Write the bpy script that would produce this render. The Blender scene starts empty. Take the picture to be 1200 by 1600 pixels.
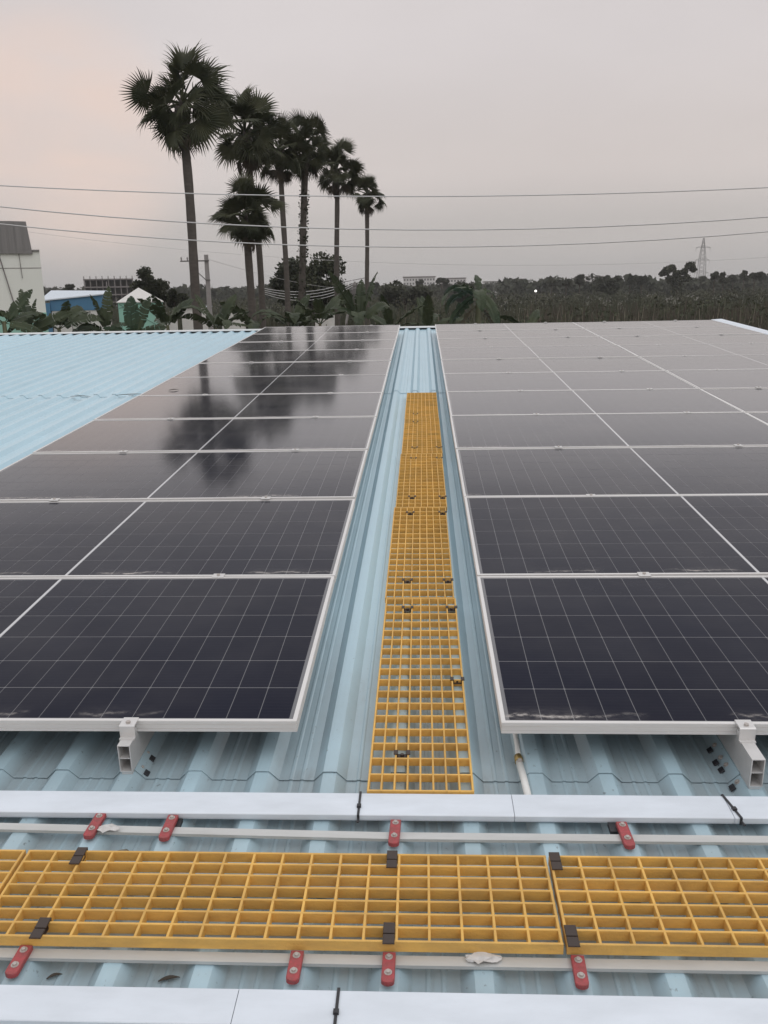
import bpy, math, random
import numpy as np
from mathutils import Matrix, Vector

random.seed(7)
rng = np.random.default_rng(7)
S = bpy.context.scene
C = S.collection
R = math.radians

# ------------------------------------------------------------------ camera
SLOPE = R(2.75)                      # the roof climbs gently away from the viewer
RM = Matrix.Rotation(SLOPE, 4, 'X')  # roof coordinates (u across, v up the slope, n off the sheet) -> world
PANEL_TOP = 0.16
pitch, yaw, roll, FPX = 0.2989, 0.0472, -0.0208, 1359.5
fw = Vector((-math.sin(yaw) * math.cos(pitch), math.cos(yaw) * math.cos(pitch), -math.sin(pitch)))
rt = Vector((math.cos(yaw), math.sin(yaw), 0))
up = rt.cross(fw)
rt2 = math.cos(roll) * rt + math.sin(roll) * up
up2 = -math.sin(roll) * rt + math.cos(roll) * up
cam_d = bpy.data.cameras.new('camera')
cam_d.sensor_fit = 'VERTICAL'
cam_d.sensor_height = 36
cam_d.lens = 36 * FPX / 1600
cam_d.clip_start = 0.05
cam_d.clip_end = 6000
cam = bpy.data.objects.new('camera', cam_d)
C.objects.link(cam)
M3 = Matrix((rt2, up2, -fw)).transposed().to_4x4()
cam.matrix_world = RM @ Matrix.Translation((0.3676, -2.1947, 1.3046 + PANEL_TOP)) @ M3
S.camera = cam
CP = cam.matrix_world.translation.copy()
CR = cam.matrix_world.to_3x3()

def at(px, py, Y):
    """world point seen at photograph pixel (px, py), Y metres ahead of the camera"""
    d = CR @ Vector(((px - 600) / FPX, (800 - py) / FPX, -1))
    return CP + d * (Y / d.y)

GZ = -4.6                            # the ground

# ------------------------------------------------------------------ sky and sun
SUN_EL, SUN_AZ = R(52), R(135)       # azimuth clockwise from +Y
W = bpy.data.worlds.new('World')
S.world = W
W.use_nodes = True
nt = W.node_tree
nt.nodes.clear()
N = nt.nodes.new
L = nt.links.new
out = N('ShaderNodeOutputWorld')
bg = N('ShaderNodeBackground')
tc = N('ShaderNodeTexCoord')
sep = N('ShaderNodeSeparateXYZ')
L(tc.outputs['Generated'], sep.inputs[0])
ramp = N('ShaderNodeValToRGB')
ramp.color_ramp.interpolation = 'EASE'
els = ramp.color_ramp.elements
els[0].position = 0.0
els[0].color = (0.465, 0.447, 0.445, 1)
els[1].position = 1.0
els[1].color = (0.98, 1.0, 1.05, 1)
for p, c in ((0.06, (0.575, 0.535, 0.515)), (0.12, (0.675, 0.612, 0.588)), (0.26, (0.72, 0.67, 0.665)), (0.45, (0.79, 0.76, 0.76))):
    e = els.new(p)
    e.color = (*c, 1)
L(sep.outputs['Z'], ramp.inputs[0])
# broad soft unevenness of the overcast, and the warm patch low on the left
mp = N('ShaderNodeMapping')
mp.inputs['Scale'].default_value = (1.2, 1.2, 3.4)
L(tc.outputs['Generated'], mp.inputs[0])
nz = N('ShaderNodeTexNoise')
nz.inputs['Scale'].default_value = 1.6
nz.inputs['Detail'].default_value = 4
L(mp.outputs[0], nz.inputs[0])
mr = N('ShaderNodeMapRange')
mr.inputs['From Min'].default_value = 0.3
mr.inputs['From Max'].default_value = 0.7
mr.inputs['To Min'].default_value = 0.935
mr.inputs['To Max'].default_value = 1.06
L(nz.outputs[0], mr.inputs[0])
mul = N('ShaderNodeMix')
mul.data_type = 'RGBA'
mul.blend_type = 'MULTIPLY'
mul.inputs[0].default_value = 1
L(ramp.outputs[0], mul.inputs[6])
L(mr.outputs[0], mul.inputs[7])
gd = (at(105, 215, 100) - CP).normalized()
dot = N('ShaderNodeVectorMath')
dot.operation = 'DOT_PRODUCT'
dot.inputs[1].default_value = gd
L(tc.outputs['Generated'], dot.inputs[0])
gl = N('ShaderNodeMapRange')
gl.interpolation_type = 'SMOOTHERSTEP'
gl.inputs['From Min'].default_value = 0.989
gl.inputs['From Max'].default_value = 1.0
gl.inputs['To Max'].default_value = 0.95
L(dot.outputs['Value'], gl.inputs[0])
glm = N('ShaderNodeMix')
glm.data_type = 'RGBA'
glm.inputs[7].default_value = (0.84, 0.675, 0.60, 1)
gn = N('ShaderNodeTexNoise')
gn.inputs['Scale'].default_value = 5
gn.inputs['Detail'].default_value = 3
L(mp.outputs[0], gn.inputs[0])
gr = N('ShaderNodeMapRange')
gr.inputs['From Min'].default_value = 0.35
gr.inputs['From Max'].default_value = 0.62
gr.inputs['To Min'].default_value = 0.45
L(gn.outputs[0], gr.inputs[0])
gmul = N('ShaderNodeMath')
gmul.operation = 'MULTIPLY'
L(gl.outputs[0], gmul.inputs[0])
L(gr.outputs[0], gmul.inputs[1])
L(gmul.outputs[0], glm.inputs[0])
L(mul.outputs[2], glm.inputs[6])
# a little clear-sky light behind the cloud deck
sky = N('ShaderNodeTexSky')
sky.sky_type = 'NISHITA'
sky.sun_disc = False
sky.sun_elevation = SUN_EL
sky.sun_rotation = SUN_AZ
bg2 = N('ShaderNodeBackground')
bg2.inputs[1].default_value = 0.05
L(sky.outputs[0], bg2.inputs[0])
L(glm.outputs[2], bg.inputs[0])
bg.inputs[1].default_value = 1.0
mxs = N('ShaderNodeMixShader')
mxs.inputs[0].default_value = 0.06
L(bg.outputs[0], mxs.inputs[1])
L(bg2.outputs[0], mxs.inputs[2])
L(mxs.outputs[0], out.inputs[0])

sd = bpy.data.lights.new('sun', 'SUN')
sd.energy = 0.5
sd.angle = R(45)
sd.color = (1.0, 0.97, 0.93)
so = bpy.data.objects.new('sun', sd)
C.objects.link(so)
sdir = Vector((math.sin(SUN_AZ) * math.cos(SUN_EL), math.cos(SUN_AZ) * math.cos(SUN_EL), math.sin(SUN_EL)))
so.rotation_euler = sdir.to_track_quat('Z', 'Y').to_euler()

S.view_settings.view_transform = 'Standard'
S.view_settings.look = 'None'
S.view_settings.exposure = 0
S.view_settings.gamma = 1
S.view_settings.use_curve_mapping = False
S.render.engine = 'CYCLES'
S.cycles.max_bounces = 7
S.cycles.transparent_max_bounces = 16
S.cycles.volume_bounces = 1

# ------------------------------------------------------------------ helpers
class MB:
    """collects geometry for ONE mesh object"""
    def __init__(s):
        s.v, s.f = [], []
    def add(s, vs, fs):
        o = len(s.v)
        s.v += [tuple(p) for p in vs]
        s.f += [tuple(i + o for i in f) for f in fs]
        return s
    def box(s, x0, x1, y0, y1, z0, z1):
        return s.add([(x0, y0, z0), (x1, y0, z0), (x1, y1, z0), (x0, y1, z0), (x0, y0, z1), (x1, y0, z1), (x1, y1, z1), (x0, y1, z1)],
                     [(0, 3, 2, 1), (4, 5, 6, 7), (0, 1, 5, 4), (1, 2, 6, 5), (2, 3, 7, 6), (3, 0, 4, 7)])
    def cbox(s, x0, x1, y0, y1, z0, z1, c):
        """box with its top edges chamfered"""
        v = []
        for z, d in ((z0, 0), (z1 - c, 0), (z1, c)):
            v += [(x0 + d, y0 + d, z), (x1 - d, y0 + d, z), (x1 - d, y1 - d, z), (x0 + d, y1 - d, z)]
        f = [(0, 3, 2, 1), (8, 9, 10, 11)]
        for k in (0, 4):
            for i in range(4):
                j = (i + 1) % 4
                f.append((k + i, k + j, k + 4 + j, k + 4 + i))
        return s.add(v, f)
    def tube(s, pts, rad, n=8, cap=True):
        pts = [Vector(p) for p in pts]
        rads = rad if hasattr(rad, '__len__') else [rad] * len(pts)
        v, f = [], []
        ref = Vector((0.123, 0.37, 0.92)).normalized()
        for i, p in enumerate(pts):
            t = (pts[min(i + 1, len(pts) - 1)] - pts[max(i - 1, 0)]).normalized()
            a = t.cross(ref)
            if a.length < 0.15:
                a = t.cross(Vector((1, 0, 0)))
            a.normalize()
            b = t.cross(a)
            for k in range(n):
                an = 2 * math.pi * k / n
                v.append(p + (a * math.cos(an) + b * math.sin(an)) * rads[i])
        for i in range(len(pts) - 1):
            for k in range(n):
                j = (k + 1) % n
                f.append((i * n + k, i * n + j, (i + 1) * n + j, (i + 1) * n + k))
        if cap:
            f.append(tuple(range(n - 1, -1, -1)))
            f.append(tuple(range((len(pts) - 1) * n, len(pts) * n)))
        return s.add(v, f)
    def prism(s, poly, y0, y1):
        """polygon in x,z swept along y"""
        n = len(poly)
        v = [(x, y0, z) for x, z in poly] + [(x, y1, z) for x, z in poly]
        f = [tuple(range(n)), tuple(range(2 * n - 1, n - 1, -1))]
        f += [(i, i + n, (i + 1) % n + n, (i + 1) % n) for i in range(n)]
        return s.add(v, f)
    def mesh(s, name, smooth=False):
        m = bpy.data.meshes.new(name)
        m.from_pydata(s.v, [], s.f)
        m.validate()
        if smooth:
            for p in m.polygons:
                p.use_smooth = True
        m.update()
        return m

def obj(name, mesh, mat=None, parent=None, loc=None, rot=None):
    if isinstance(mesh, MB):
        mesh = mesh.mesh(name)
    if mat is not None and not mesh.materials:
        mesh.materials.append(mat)
    o = bpy.data.objects.new(name, mesh)
    C.objects.link(o)
    o.parent = parent
    if loc is not None:
        o.location = loc
    if rot is not None:
        o.rotation_euler = rot
    return o

def tag(o, label, cat, group=None):
    o['label'] = label
    o['category'] = cat
    if group:
        o['group'] = group
    return o

def thing(name, label, cat, loc=(0, 0, 0), rz=0, group=None, roof=False):
    o = bpy.data.objects.new(name, None)
    C.objects.link(o)
    o.empty_display_size = 0.2
    if roof:
        o.matrix_world = RM @ Matrix.Translation(loc) @ Matrix.Rotation(rz, 4, 'Z')
    else:
        o.location = loc
        o.rotation_euler = (0, 0, rz)
    return tag(o, label, cat, group)

def on_roof(o, loc, rz=0, rx=0):
    o.matrix_world = RM @ Matrix.Translation(loc) @ Matrix.Rotation(rz, 4, 'Z') @ Matrix.Rotation(rx, 4, 'X')
    return o

# ------------------------------------------------------------------ materials
def mat(name, col, rough=0.5, metal=0.0, spec=0.5, noise=None, bump=None, col2=None, coords='Generated'):
    """principled material; noise=(scale xyz, amount) mottles the colour towards col2"""
    m = bpy.data.materials.new(name)
    m.use_nodes = True
    t = m.node_tree
    b = t.nodes['Principled BSDF']
    b.inputs['Base Color'].default_value = (*col, 1)
    b.inputs['Roughness'].default_value = rough
    b.inputs['Metallic'].default_value = metal
    b.inputs['Specular IOR Level'].default_value = spec
    if noise or bump:
        g = t.nodes.new('ShaderNodeNewGeometry')
        src = g.outputs['Position']
    if noise:
        sc, amt = noise
        mpn = t.nodes.new('ShaderNodeMapping')
        mpn.inputs['Scale'].default_value = sc
        t.links.new(src, mpn.inputs[0])
        n1 = t.nodes.new('ShaderNodeTexNoise')
        n1.inputs['Scale'].default_value = 1
        n1.inputs['Detail'].default_value = 5
        n1.inputs['Roughness'].default_value = 0.6
        t.links.new(mpn.outputs[0], n1.inputs[0])
        r1 = t.nodes.new('ShaderNodeMapRange')
        r1.inputs['From Min'].default_value = 0.35
        r1.inputs['From Max'].default_value = 0.7
        r1.inputs['To Max'].default_value = amt
        t.links.new(n1.outputs[0], r1.inputs[0])
        mx = t.nodes.new('ShaderNodeMix')
        mx.data_type = 'RGBA'
        mx.inputs[6].default_value = (*col, 1)
        mx.inputs[7].default_value = (*(col2 or tuple(c * 0.6 for c in col)), 1)
        t.links.new(r1.outputs[0], mx.inputs[0])
        t.links.new(mx.outputs[2], b.inputs['Base Color'])
    if bump:
        sc, st = bump
        n2 = t.nodes.new('ShaderNodeTexNoise')
        n2.inputs['Scale'].default_value = sc
        n2.inputs['Detail'].default_value = 4
        t.links.new(src, n2.inputs[0])
        bp = t.nodes.new('ShaderNodeBump')
        bp.inputs['Strength'].default_value = st
        bp.inputs['Distance'].default_value = 0.01
        t.links.new(n2.outputs[0], bp.inputs['Height'])
        t.links.new(bp.outputs[0], b.inputs['Normal'])
    return m

def node(t, kind, **kw):
    n = t.nodes.new(kind)
    for k, v in kw.items():
        setattr(n, k, v)
    return n

def math_n(t, op, a, b=None, c=None):
    n = t.nodes.new('ShaderNodeMath')
    n.operation = op
    for i, x in enumerate((a, b, c)):
        if x is None:
            continue
        if isinstance(x, (int, float)):
            n.inputs[i].default_value = x
        else:
            t.links.new(x, n.inputs[i])
    return n.outputs[0]

def mixc(t, fac, a, b):
    n = t.nodes.new('ShaderNodeMix')
    n.data_type = 'RGBA'
    if isinstance(fac, (int, float)):
        n.inputs[0].default_value = fac
    else:
        t.links.new(fac, n.inputs[0])
    for i, x in ((6, a), (7, b)):
        if isinstance(x, tuple):
            n.inputs[i].default_value = (*x, 1)
        else:
            t.links.new(x, n.inputs[i])
    return n.outputs[2]

def noise_n(t, vec, scale, detail=4, sxyz=None, lo=0.35, hi=0.7, rough=0.6):
    if sxyz:
        m_ = t.nodes.new('ShaderNodeMapping')
        m_.inputs['Scale'].default_value = sxyz
        t.links.new(vec, m_.inputs[0])
        vec = m_.outputs[0]
    n = t.nodes.new('ShaderNodeTexNoise')
    n.inputs['Scale'].default_value = scale
    n.inputs['Detail'].default_value = detail
    n.inputs['Roughness'].default_value = rough
    t.links.new(vec, n.inputs[0])
    r_ = t.nodes.new('ShaderNodeMapRange')
    r_.inputs['From Min'].default_value = lo
    r_.inputs['From Max'].default_value = hi
    t.links.new(n.outputs[0], r_.inputs[0])
    return r_.outputs[0]

# blue coated steel sheet: dust lies in the pans, runs and smudges along the slope
def roof_material():
    m = bpy.data.materials.new('blue_coated_sheet')
    m.use_nodes = True
    t = m.node_tree
    b = t.nodes['Principled BSDF']
    pos = t.nodes.new('ShaderNodeNewGeometry').outputs['Position']
    at_ = node(t, 'ShaderNodeAttribute', attribute_name='dust')
    dust = at_.outputs['Fac']
    n1 = noise_n(t, pos, 1, 5, (14, 0.9, 2), 0.3, 0.75)
    n2 = noise_n(t, pos, 1, 5, (3, 2.2, 3), 0.35, 0.7)
    n3 = noise_n(t, pos, 1, 6, (40, 6, 10), 0.55, 0.8)
    sepp = t.nodes.new('ShaderNodeSeparateXYZ')
    t.links.new(pos, sepp.inputs[0])
    # near end of the roof: walked-on, dirtier sheet plus foreground shade painted grey
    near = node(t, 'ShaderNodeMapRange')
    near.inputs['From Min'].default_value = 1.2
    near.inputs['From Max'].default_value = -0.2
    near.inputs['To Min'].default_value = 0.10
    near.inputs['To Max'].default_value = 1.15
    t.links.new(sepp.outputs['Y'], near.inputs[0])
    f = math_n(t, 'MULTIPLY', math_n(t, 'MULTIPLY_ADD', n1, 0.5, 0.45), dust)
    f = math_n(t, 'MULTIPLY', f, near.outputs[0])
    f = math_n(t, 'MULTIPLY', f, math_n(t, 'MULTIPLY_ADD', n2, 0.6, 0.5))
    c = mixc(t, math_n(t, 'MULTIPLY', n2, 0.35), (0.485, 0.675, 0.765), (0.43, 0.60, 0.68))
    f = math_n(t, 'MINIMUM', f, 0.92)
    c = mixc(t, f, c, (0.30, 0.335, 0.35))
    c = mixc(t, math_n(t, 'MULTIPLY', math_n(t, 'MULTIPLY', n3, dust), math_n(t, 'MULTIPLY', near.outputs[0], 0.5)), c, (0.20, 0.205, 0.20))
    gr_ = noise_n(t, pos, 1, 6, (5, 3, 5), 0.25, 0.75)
    c = mixc(t, math_n(t, 'MULTIPLY', math_n(t, 'MULTIPLY', near.outputs[0], math_n(t, 'MULTIPLY_ADD', gr_, 0.5, 0.12)), 0.9), c, (0.25, 0.29, 0.30))  # patchy grime, with the foreground's shade mixed into the same grey
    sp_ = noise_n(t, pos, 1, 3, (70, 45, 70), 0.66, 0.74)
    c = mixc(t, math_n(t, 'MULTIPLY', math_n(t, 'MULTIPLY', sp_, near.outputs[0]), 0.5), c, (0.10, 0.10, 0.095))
    t.links.new(c, b.inputs['Base Color'])
    b.inputs['Roughness'].default_value = 0.34
    b.inputs['Specular IOR Level'].default_value = 0.6
    bp = t.nodes.new('ShaderNodeBump')
    bp.inputs['Strength'].default_value = 0.12
    bp.inputs['Distance'].default_value = 0.004
    t.links.new(noise_n(t, pos, 1, 3, (9, 1.5, 5), 0.2, 0.8), bp.inputs['Height'])
    t.links.new(bp.outputs[0], b.inputs['Normal'])
    return m
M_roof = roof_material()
M_white = mat('white_coated_cover', (0.745, 0.80, 0.865), 0.45, noise=((5, 14, 5), 0.42), col2=(0.54, 0.58, 0.62), bump=(7, 0.25))
M_alu = mat('mill_aluminium', (0.70, 0.69, 0.68), 0.42, 0.35, noise=((3, 30, 30), 0.4), col2=(0.56, 0.55, 0.54))
M_frame = mat('anodised_frame', (0.77, 0.755, 0.74), 0.45, 0.2, noise=((4, 4, 60), 0.35), col2=(0.6, 0.585, 0.57))
M_bar = mat('dull_aluminium_bar', (0.60, 0.605, 0.59), 0.5, 0.2, noise=((6, 25, 25), 0.5), col2=(0.45, 0.45, 0.43))
M_grate = mat('yellow_moulded_grating', (0.80, 0.48, 0.12), 0.55, noise=((11, 11, 30), 0.8), col2=(0.55, 0.33, 0.10), bump=(180, 0.15))
M_red = mat('red_bracket_paint', (0.43, 0.07, 0.078), 0.5, noise=((70, 70, 70), 0.85), col2=(0.24, 0.075, 0.07), bump=(120, 0.3))
def vary(m, amt):
    """each piece a slightly different shade"""
    t = m.node_tree
    b = t.nodes['Principled BSDF']
    l = b.inputs['Base Color'].links[0]
    src = l.from_socket
    oi = t.nodes.new('ShaderNodeObjectInfo')
    hv = t.nodes.new('ShaderNodeHueSaturation')
    t.links.new(math_n(t, 'MULTIPLY_ADD', oi.outputs['Random'], 2 * amt, 1 - amt), hv.inputs['Value'])
    t.links.new(src, hv.inputs['Color'])
    t.links.new(hv.outputs[0], b.inputs['Base Color'])
vary(M_grate, 0.09)
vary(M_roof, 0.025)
vary(M_white, 0.02)
M_black = mat('dark_brown_plastic', (0.05, 0.034, 0.027), 0.5)
M_tie = mat('black_tie', (0.03, 0.03, 0.034), 0.5)
M_screw = mat('zinc_screw', (0.50, 0.46, 0.43), 0.5, 0.5)
M_pvc = mat('white_conduit', (0.80, 0.80, 0.77), 0.4, noise=((20, 20, 20), 0.4), col2=(0.62, 0.61, 0.57))
M_brass = mat('brass_coupling', (0.38, 0.27, 0.10), 0.4, 0.7)
M_hollow = mat('inside_profile', (0.35, 0.34, 0.33), 0.6, 0.2)

def laminate_material(name, kind):
    """cell, backsheet or whole cell sheet seen under textured, lightly soiled solar glass"""
    m = bpy.data.materials.new(name)
    m.use_nodes = True
    t = m.node_tree
    t.nodes.remove(t.nodes['Principled BSDF'])
    o = t.nodes['Material Output']
    sp = t.nodes.new('ShaderNodeSeparateXYZ')
    t.links.new(t.nodes.new('ShaderNodeTexCoord').outputs['Object'], sp.inputs[0])
    gm = t.nodes.new('ShaderNodeNewGeometry')
    pos = gm.outputs['Position']
    if kind in ('back', 'strip'):
        cd_ = t.nodes.new('ShaderNodeBsdfDiffuse')
        cd_.inputs[0].default_value = (0.20, 0.20, 0.21, 1) if kind == 'back' else (0.62, 0.62, 0.63, 1)
    else:
        tone = noise_n(t, pos, 1.3, 3, None, 0.35, 0.7)
        c = mixc(t, tone, (0.0050, 0.0072, 0.0215), (0.0072, 0.0090, 0.021))
        # hair-fine conductor lines along the length of the module
        w = math_n(t, 'FRACT', math_n(t, 'DIVIDE', sp.outputs['Y'], 0.0183))
        c = mixc(t, math_n(t, 'MULTIPLY', math_n(t, 'LESS_THAN', w, 0.06), 0.14), c, (0.12, 0.12, 0.13))
        if kind == 'cell':     # each cell its own shade
            oi = t.nodes.new('ShaderNodeObjectInfo')
            c = mixc(t, math_n(t, 'MULTIPLY', oi.outputs['Random'], 0.35), c, (0.006, 0.006, 0.016))
        if kind == 'sheet':
            X = math_n(t, 'SUBTRACT', math_n(t, 'ABSOLUTE', math_n(t, 'SUBTRACT', sp.outputs['X'], 1.139)), 0.0065)
            fx = math_n(t, 'FRACT', math_n(t, 'DIVIDE', X, 0.09254))
            fy = math_n(t, 'FRACT', math_n(t, 'DIVIDE', math_n(t, 'SUBTRACT', sp.outputs['Y'], 0.018), 0.183))
            gx = math_n(t, 'LESS_THAN', fx, 0.024)
            gy = math_n(t, 'LESS_THAN', fy, 0.021)
            g = math_n(t, 'MAXIMUM', math_n(t, 'MAXIMUM', math_n(t, 'MULTIPLY', gx, 0.26), math_n(t, 'MULTIPLY', gy, 0.14)), math_n(t, 'LESS_THAN', X, 0.0))
            c = mixc(t, g, c, (0.46, 0.46, 0.47))
        cd_ = t.nodes.new('ShaderNodeBsdfDiffuse')
        t.links.new(c, cd_.inputs[0])
    gl_ = t.nodes.new('ShaderNodeBsdfGlossy')
    gl_.inputs['Roughness'].default_value = 0.085
    gl_.inputs['Color'].default_value = (0.97, 0.99, 1.0, 1)
    # coated glass: almost no glare face on, strong sheen at a flat angle
    dt = node(t, 'ShaderNodeVectorMath', operation='DOT_PRODUCT')
    t.links.new(gm.outputs['Normal'], dt.inputs[0])
    t.links.new(gm.outputs['Incoming'], dt.inputs[1])
    cs = math_n(t, 'MAXIMUM', math_n(t, 'ABSOLUTE', dt.outputs['Value']), 0.03)
    sh = node(t, 'ShaderNodeMapRange', interpolation_type='SMOOTHSTEP')
    sh.inputs['From Min'].default_value = 0.04
    sh.inputs['From Max'].default_value = 0.37
    sh.inputs['To Min'].default_value = 0.72
    sh.inputs['To Max'].default_value = 0.018
    t.links.new(cs, sh.inputs[0])
    far = math_n(t, 'MAXIMUM', sh.outputs[0], math_n(t, 'POWER', math_n(t, 'SUBTRACT', 1.0, cs), 6.0))
    mx = t.nodes.new('ShaderNodeMixShader')
    t.links.new(far, mx.inputs[0])
    t.links.new(cd_.outputs[0], mx.inputs[1])
    t.links.new(gl_.outputs[0], mx.inputs[2])
    # distance up the module from its lower edge
    psp = t.nodes.new('ShaderNodeSeparateXYZ')
    t.links.new(pos, psp.inputs[0])
    vv = math_n(t, 'ADD', math_n(t, 'MULTIPLY', psp.outputs['Y'], math.cos(SLOPE)), math_n(t, 'MULTIPLY', psp.outputs['Z'], math.sin(SLOPE)))
    yl = math_n(t, 'MULTIPLY', math_n(t, 'FRACT', math_n(t, 'DIVIDE', vv, 1.154)), 1.154)
    film = noise_n(t, pos, 1, 6, (2.2, 3.2, 1), 0.4, 0.8)
    edge = node(t, 'ShaderNodeMapRange')
    edge.inputs['From Min'].default_value = 0.10
    edge.inputs['From Max'].default_value = 0.018
    t.links.new(yl, edge.inputs[0])
    patch = noise_n(t, pos, 1, 2, (2.2, 1.0, 1), 0.47, 0.62)
    grit = noise_n(t, pos, 1, 6, (32, 60, 1), 0.40, 0.62, 0.75)
    # crust: a wavy dried tide line a few centimetres above the frame
    wob = noise_n(t, pos, 1, 4, (9, 1, 1), 0.3, 0.7)
    ln = math_n(t, 'ABSOLUTE', math_n(t, 'SUBTRACT', yl, math_n(t, 'MULTIPLY_ADD', wob, 0.03, 0.03)))
    line = node(t, 'ShaderNodeMapRange')
    line.inputs['From Min'].default_value = 0.011
    line.inputs['From Max'].default_value = 0.0
    t.links.new(ln, line.inputs[0])
    silt = math_n(t, 'MULTIPLY', math_n(t, 'MULTIPLY', edge.outputs[0], patch), math_n(t, 'MULTIPLY_ADD', grit, 0.14, 0.03))
    crust = math_n(t, 'MULTIPLY', math_n(t, 'MULTIPLY', line.outputs[0], patch), math_n(t, 'MULTIPLY', grit, 1.0))
    # dust film: it hides more of the glass the flatter one looks along it, 1 - exp(-tau / cos)
    tau = math_n(t, 'MULTIPLY_ADD', film, 0.014, 0.006)
    haze_f = math_n(t, 'SUBTRACT', 1.0, math_n(t, 'EXPONENT', math_n(t, 'MULTIPLY', math_n(t, 'DIVIDE', tau, cs), -1.0)))
    fac = math_n(t, 'ADD', math_n(t, 'ADD', haze_f, silt), crust)
    df = t.nodes.new('ShaderNodeBsdfDiffuse')
    df.inputs['Color'].default_value = (0.52, 0.485, 0.455, 1)
    m2 = t.nodes.new('ShaderNodeMixShader')
    t.links.new(fac, m2.inputs[0])
    t.links.new(mx.outputs[0], m2.inputs[1])
    t.links.new(df.outputs[0], m2.inputs[2])
    t.links.new(m2.outputs[0], o.inputs[0])
    return m
M_cell = laminate_material('silicon_cell_under_glass', 'cell')
M_sheet = laminate_material('cell_sheet_under_glass', 'sheet')
M_backsheet = laminate_material('white_backsheet_under_glass', 'back')
M_strip = laminate_material('white_centre_gap_under_glass', 'strip')

def leaf_mat(name, a, b, scale=0.6, rough=0.6, trans=0.15, soft=0.0):
    m = bpy.data.materials.new(name)
    m.use_nodes = True
    t = m.node_tree
    p = t.nodes['Principled BSDF']
    pos = t.nodes.new('ShaderNodeNewGeometry').outputs['Position']
    f = noise_n(t, pos, scale, 3, None, 0.35, 0.65)
    c = mixc(t, f, a, b)
    t.links.new(c, p.inputs['Base Color'])
    p.inputs['Roughness'].default_value = rough
    p.inputs['Specular IOR Level'].default_value = 0.3
    if soft:   # a mass of leaves is lit as a mass: lean the shading normal towards the sky
        vm = node(t, 'ShaderNodeVectorMath', operation='MULTIPLY_ADD')
        t.links.new(t.nodes.new('ShaderNodeNewGeometry').outputs['Normal'], vm.inputs[0])
        vm.inputs[1].default_value = (1 - soft,) * 3
        vm.inputs[2].default_value = (0, -0.5 * soft, soft)
        nn = node(t, 'ShaderNodeVectorMath', operation='NORMALIZE')
        t.links.new(vm.outputs[0], nn.inputs[0])
        t.links.new(nn.outputs[0], p.inputs['Normal'])
    if trans:
        ts = t.nodes.new('ShaderNodeBsdfTranslucent')
        t.links.new(c, ts.inputs[0])
        mx = t.nodes.new('ShaderNodeMixShader')
        mx.inputs[0].default_value = trans
        t.links.new(p.outputs[0], mx.inputs[1])
        t.links.new(ts.outputs[0], mx.inputs[2])
        t.links.new(mx.outputs[0], t.nodes['Material Output'].inputs[0])
    return m
M_frond = leaf_mat('palm_frond', (0.040, 0.047, 0.025), (0.074, 0.077, 0.040), 0.9)
M_dead = leaf_mat('dead_frond', (0.06, 0.05, 0.038), (0.09, 0.072, 0.05), 2)
M_trunk = mat('palm_trunk', (0.105, 0.09, 0.078), 0.85, noise=((4, 4, 9), 0.7), col2=(0.06, 0.052, 0.046), bump=(9, 0.6))
M_bark = mat('bark', (0.08, 0.065, 0.05), 0.9, bump=(20, 0.6))
M_tree = leaf_mat('tree_leaves', (0.030, 0.036, 0.020), (0.058, 0.062, 0.032), 0.5)
M_tree2 = leaf_mat('far_tree_leaves', (0.030, 0.035, 0.022), (0.050, 0.052, 0.032), 0.05, 0.8, 0, 0.65)
M_banana = leaf_mat('banana_leaf', (0.034, 0.048, 0.024), (0.068, 0.083, 0.042), 1.2, 0.5, 0.18)
M_bananadry = leaf_mat('dry_banana_leaf', (0.09, 0.075, 0.05), (0.13, 0.105, 0.07), 2, 0.7)
M_stemb = mat('banana_stem', (0.10, 0.105, 0.05), 0.6, noise=((3, 3, 6), 0.6), col2=(0.09, 0.06, 0.035))

# ------------------------------------------------------------------ ground
M_ground = mat('field_soil', (0.085, 0.075, 0.055), 0.95, noise=((0.05, 0.05, 0.05), 0.9), col2=(0.045, 0.05, 0.03))
g = MB()
g.add([(-3000, -200, 0), (3000, -200, 0), (3000, 3400, 0), (-3000, 3400, 0)], [(0, 1, 2, 3)])
ground = obj('ground', g, M_ground, loc=(0, 0, GZ))
ground['kind'] = 'structure'

# ------------------------------------------------------------------ the blue roof we stand on
RIB0, RP, RH = 0.097, 0.194, 0.028
V_EAVE, V_LAP1, V_LAP2, V_RIDGE = -4.0, -0.055, 6.62, 13.60
U_LEFT, U_RIGHT = -14.26, 5.72
bld = thing('factory_building', 'low factory with a light blue corrugated sheet roof carrying the solar panels', 'building', roof=True)

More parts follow.
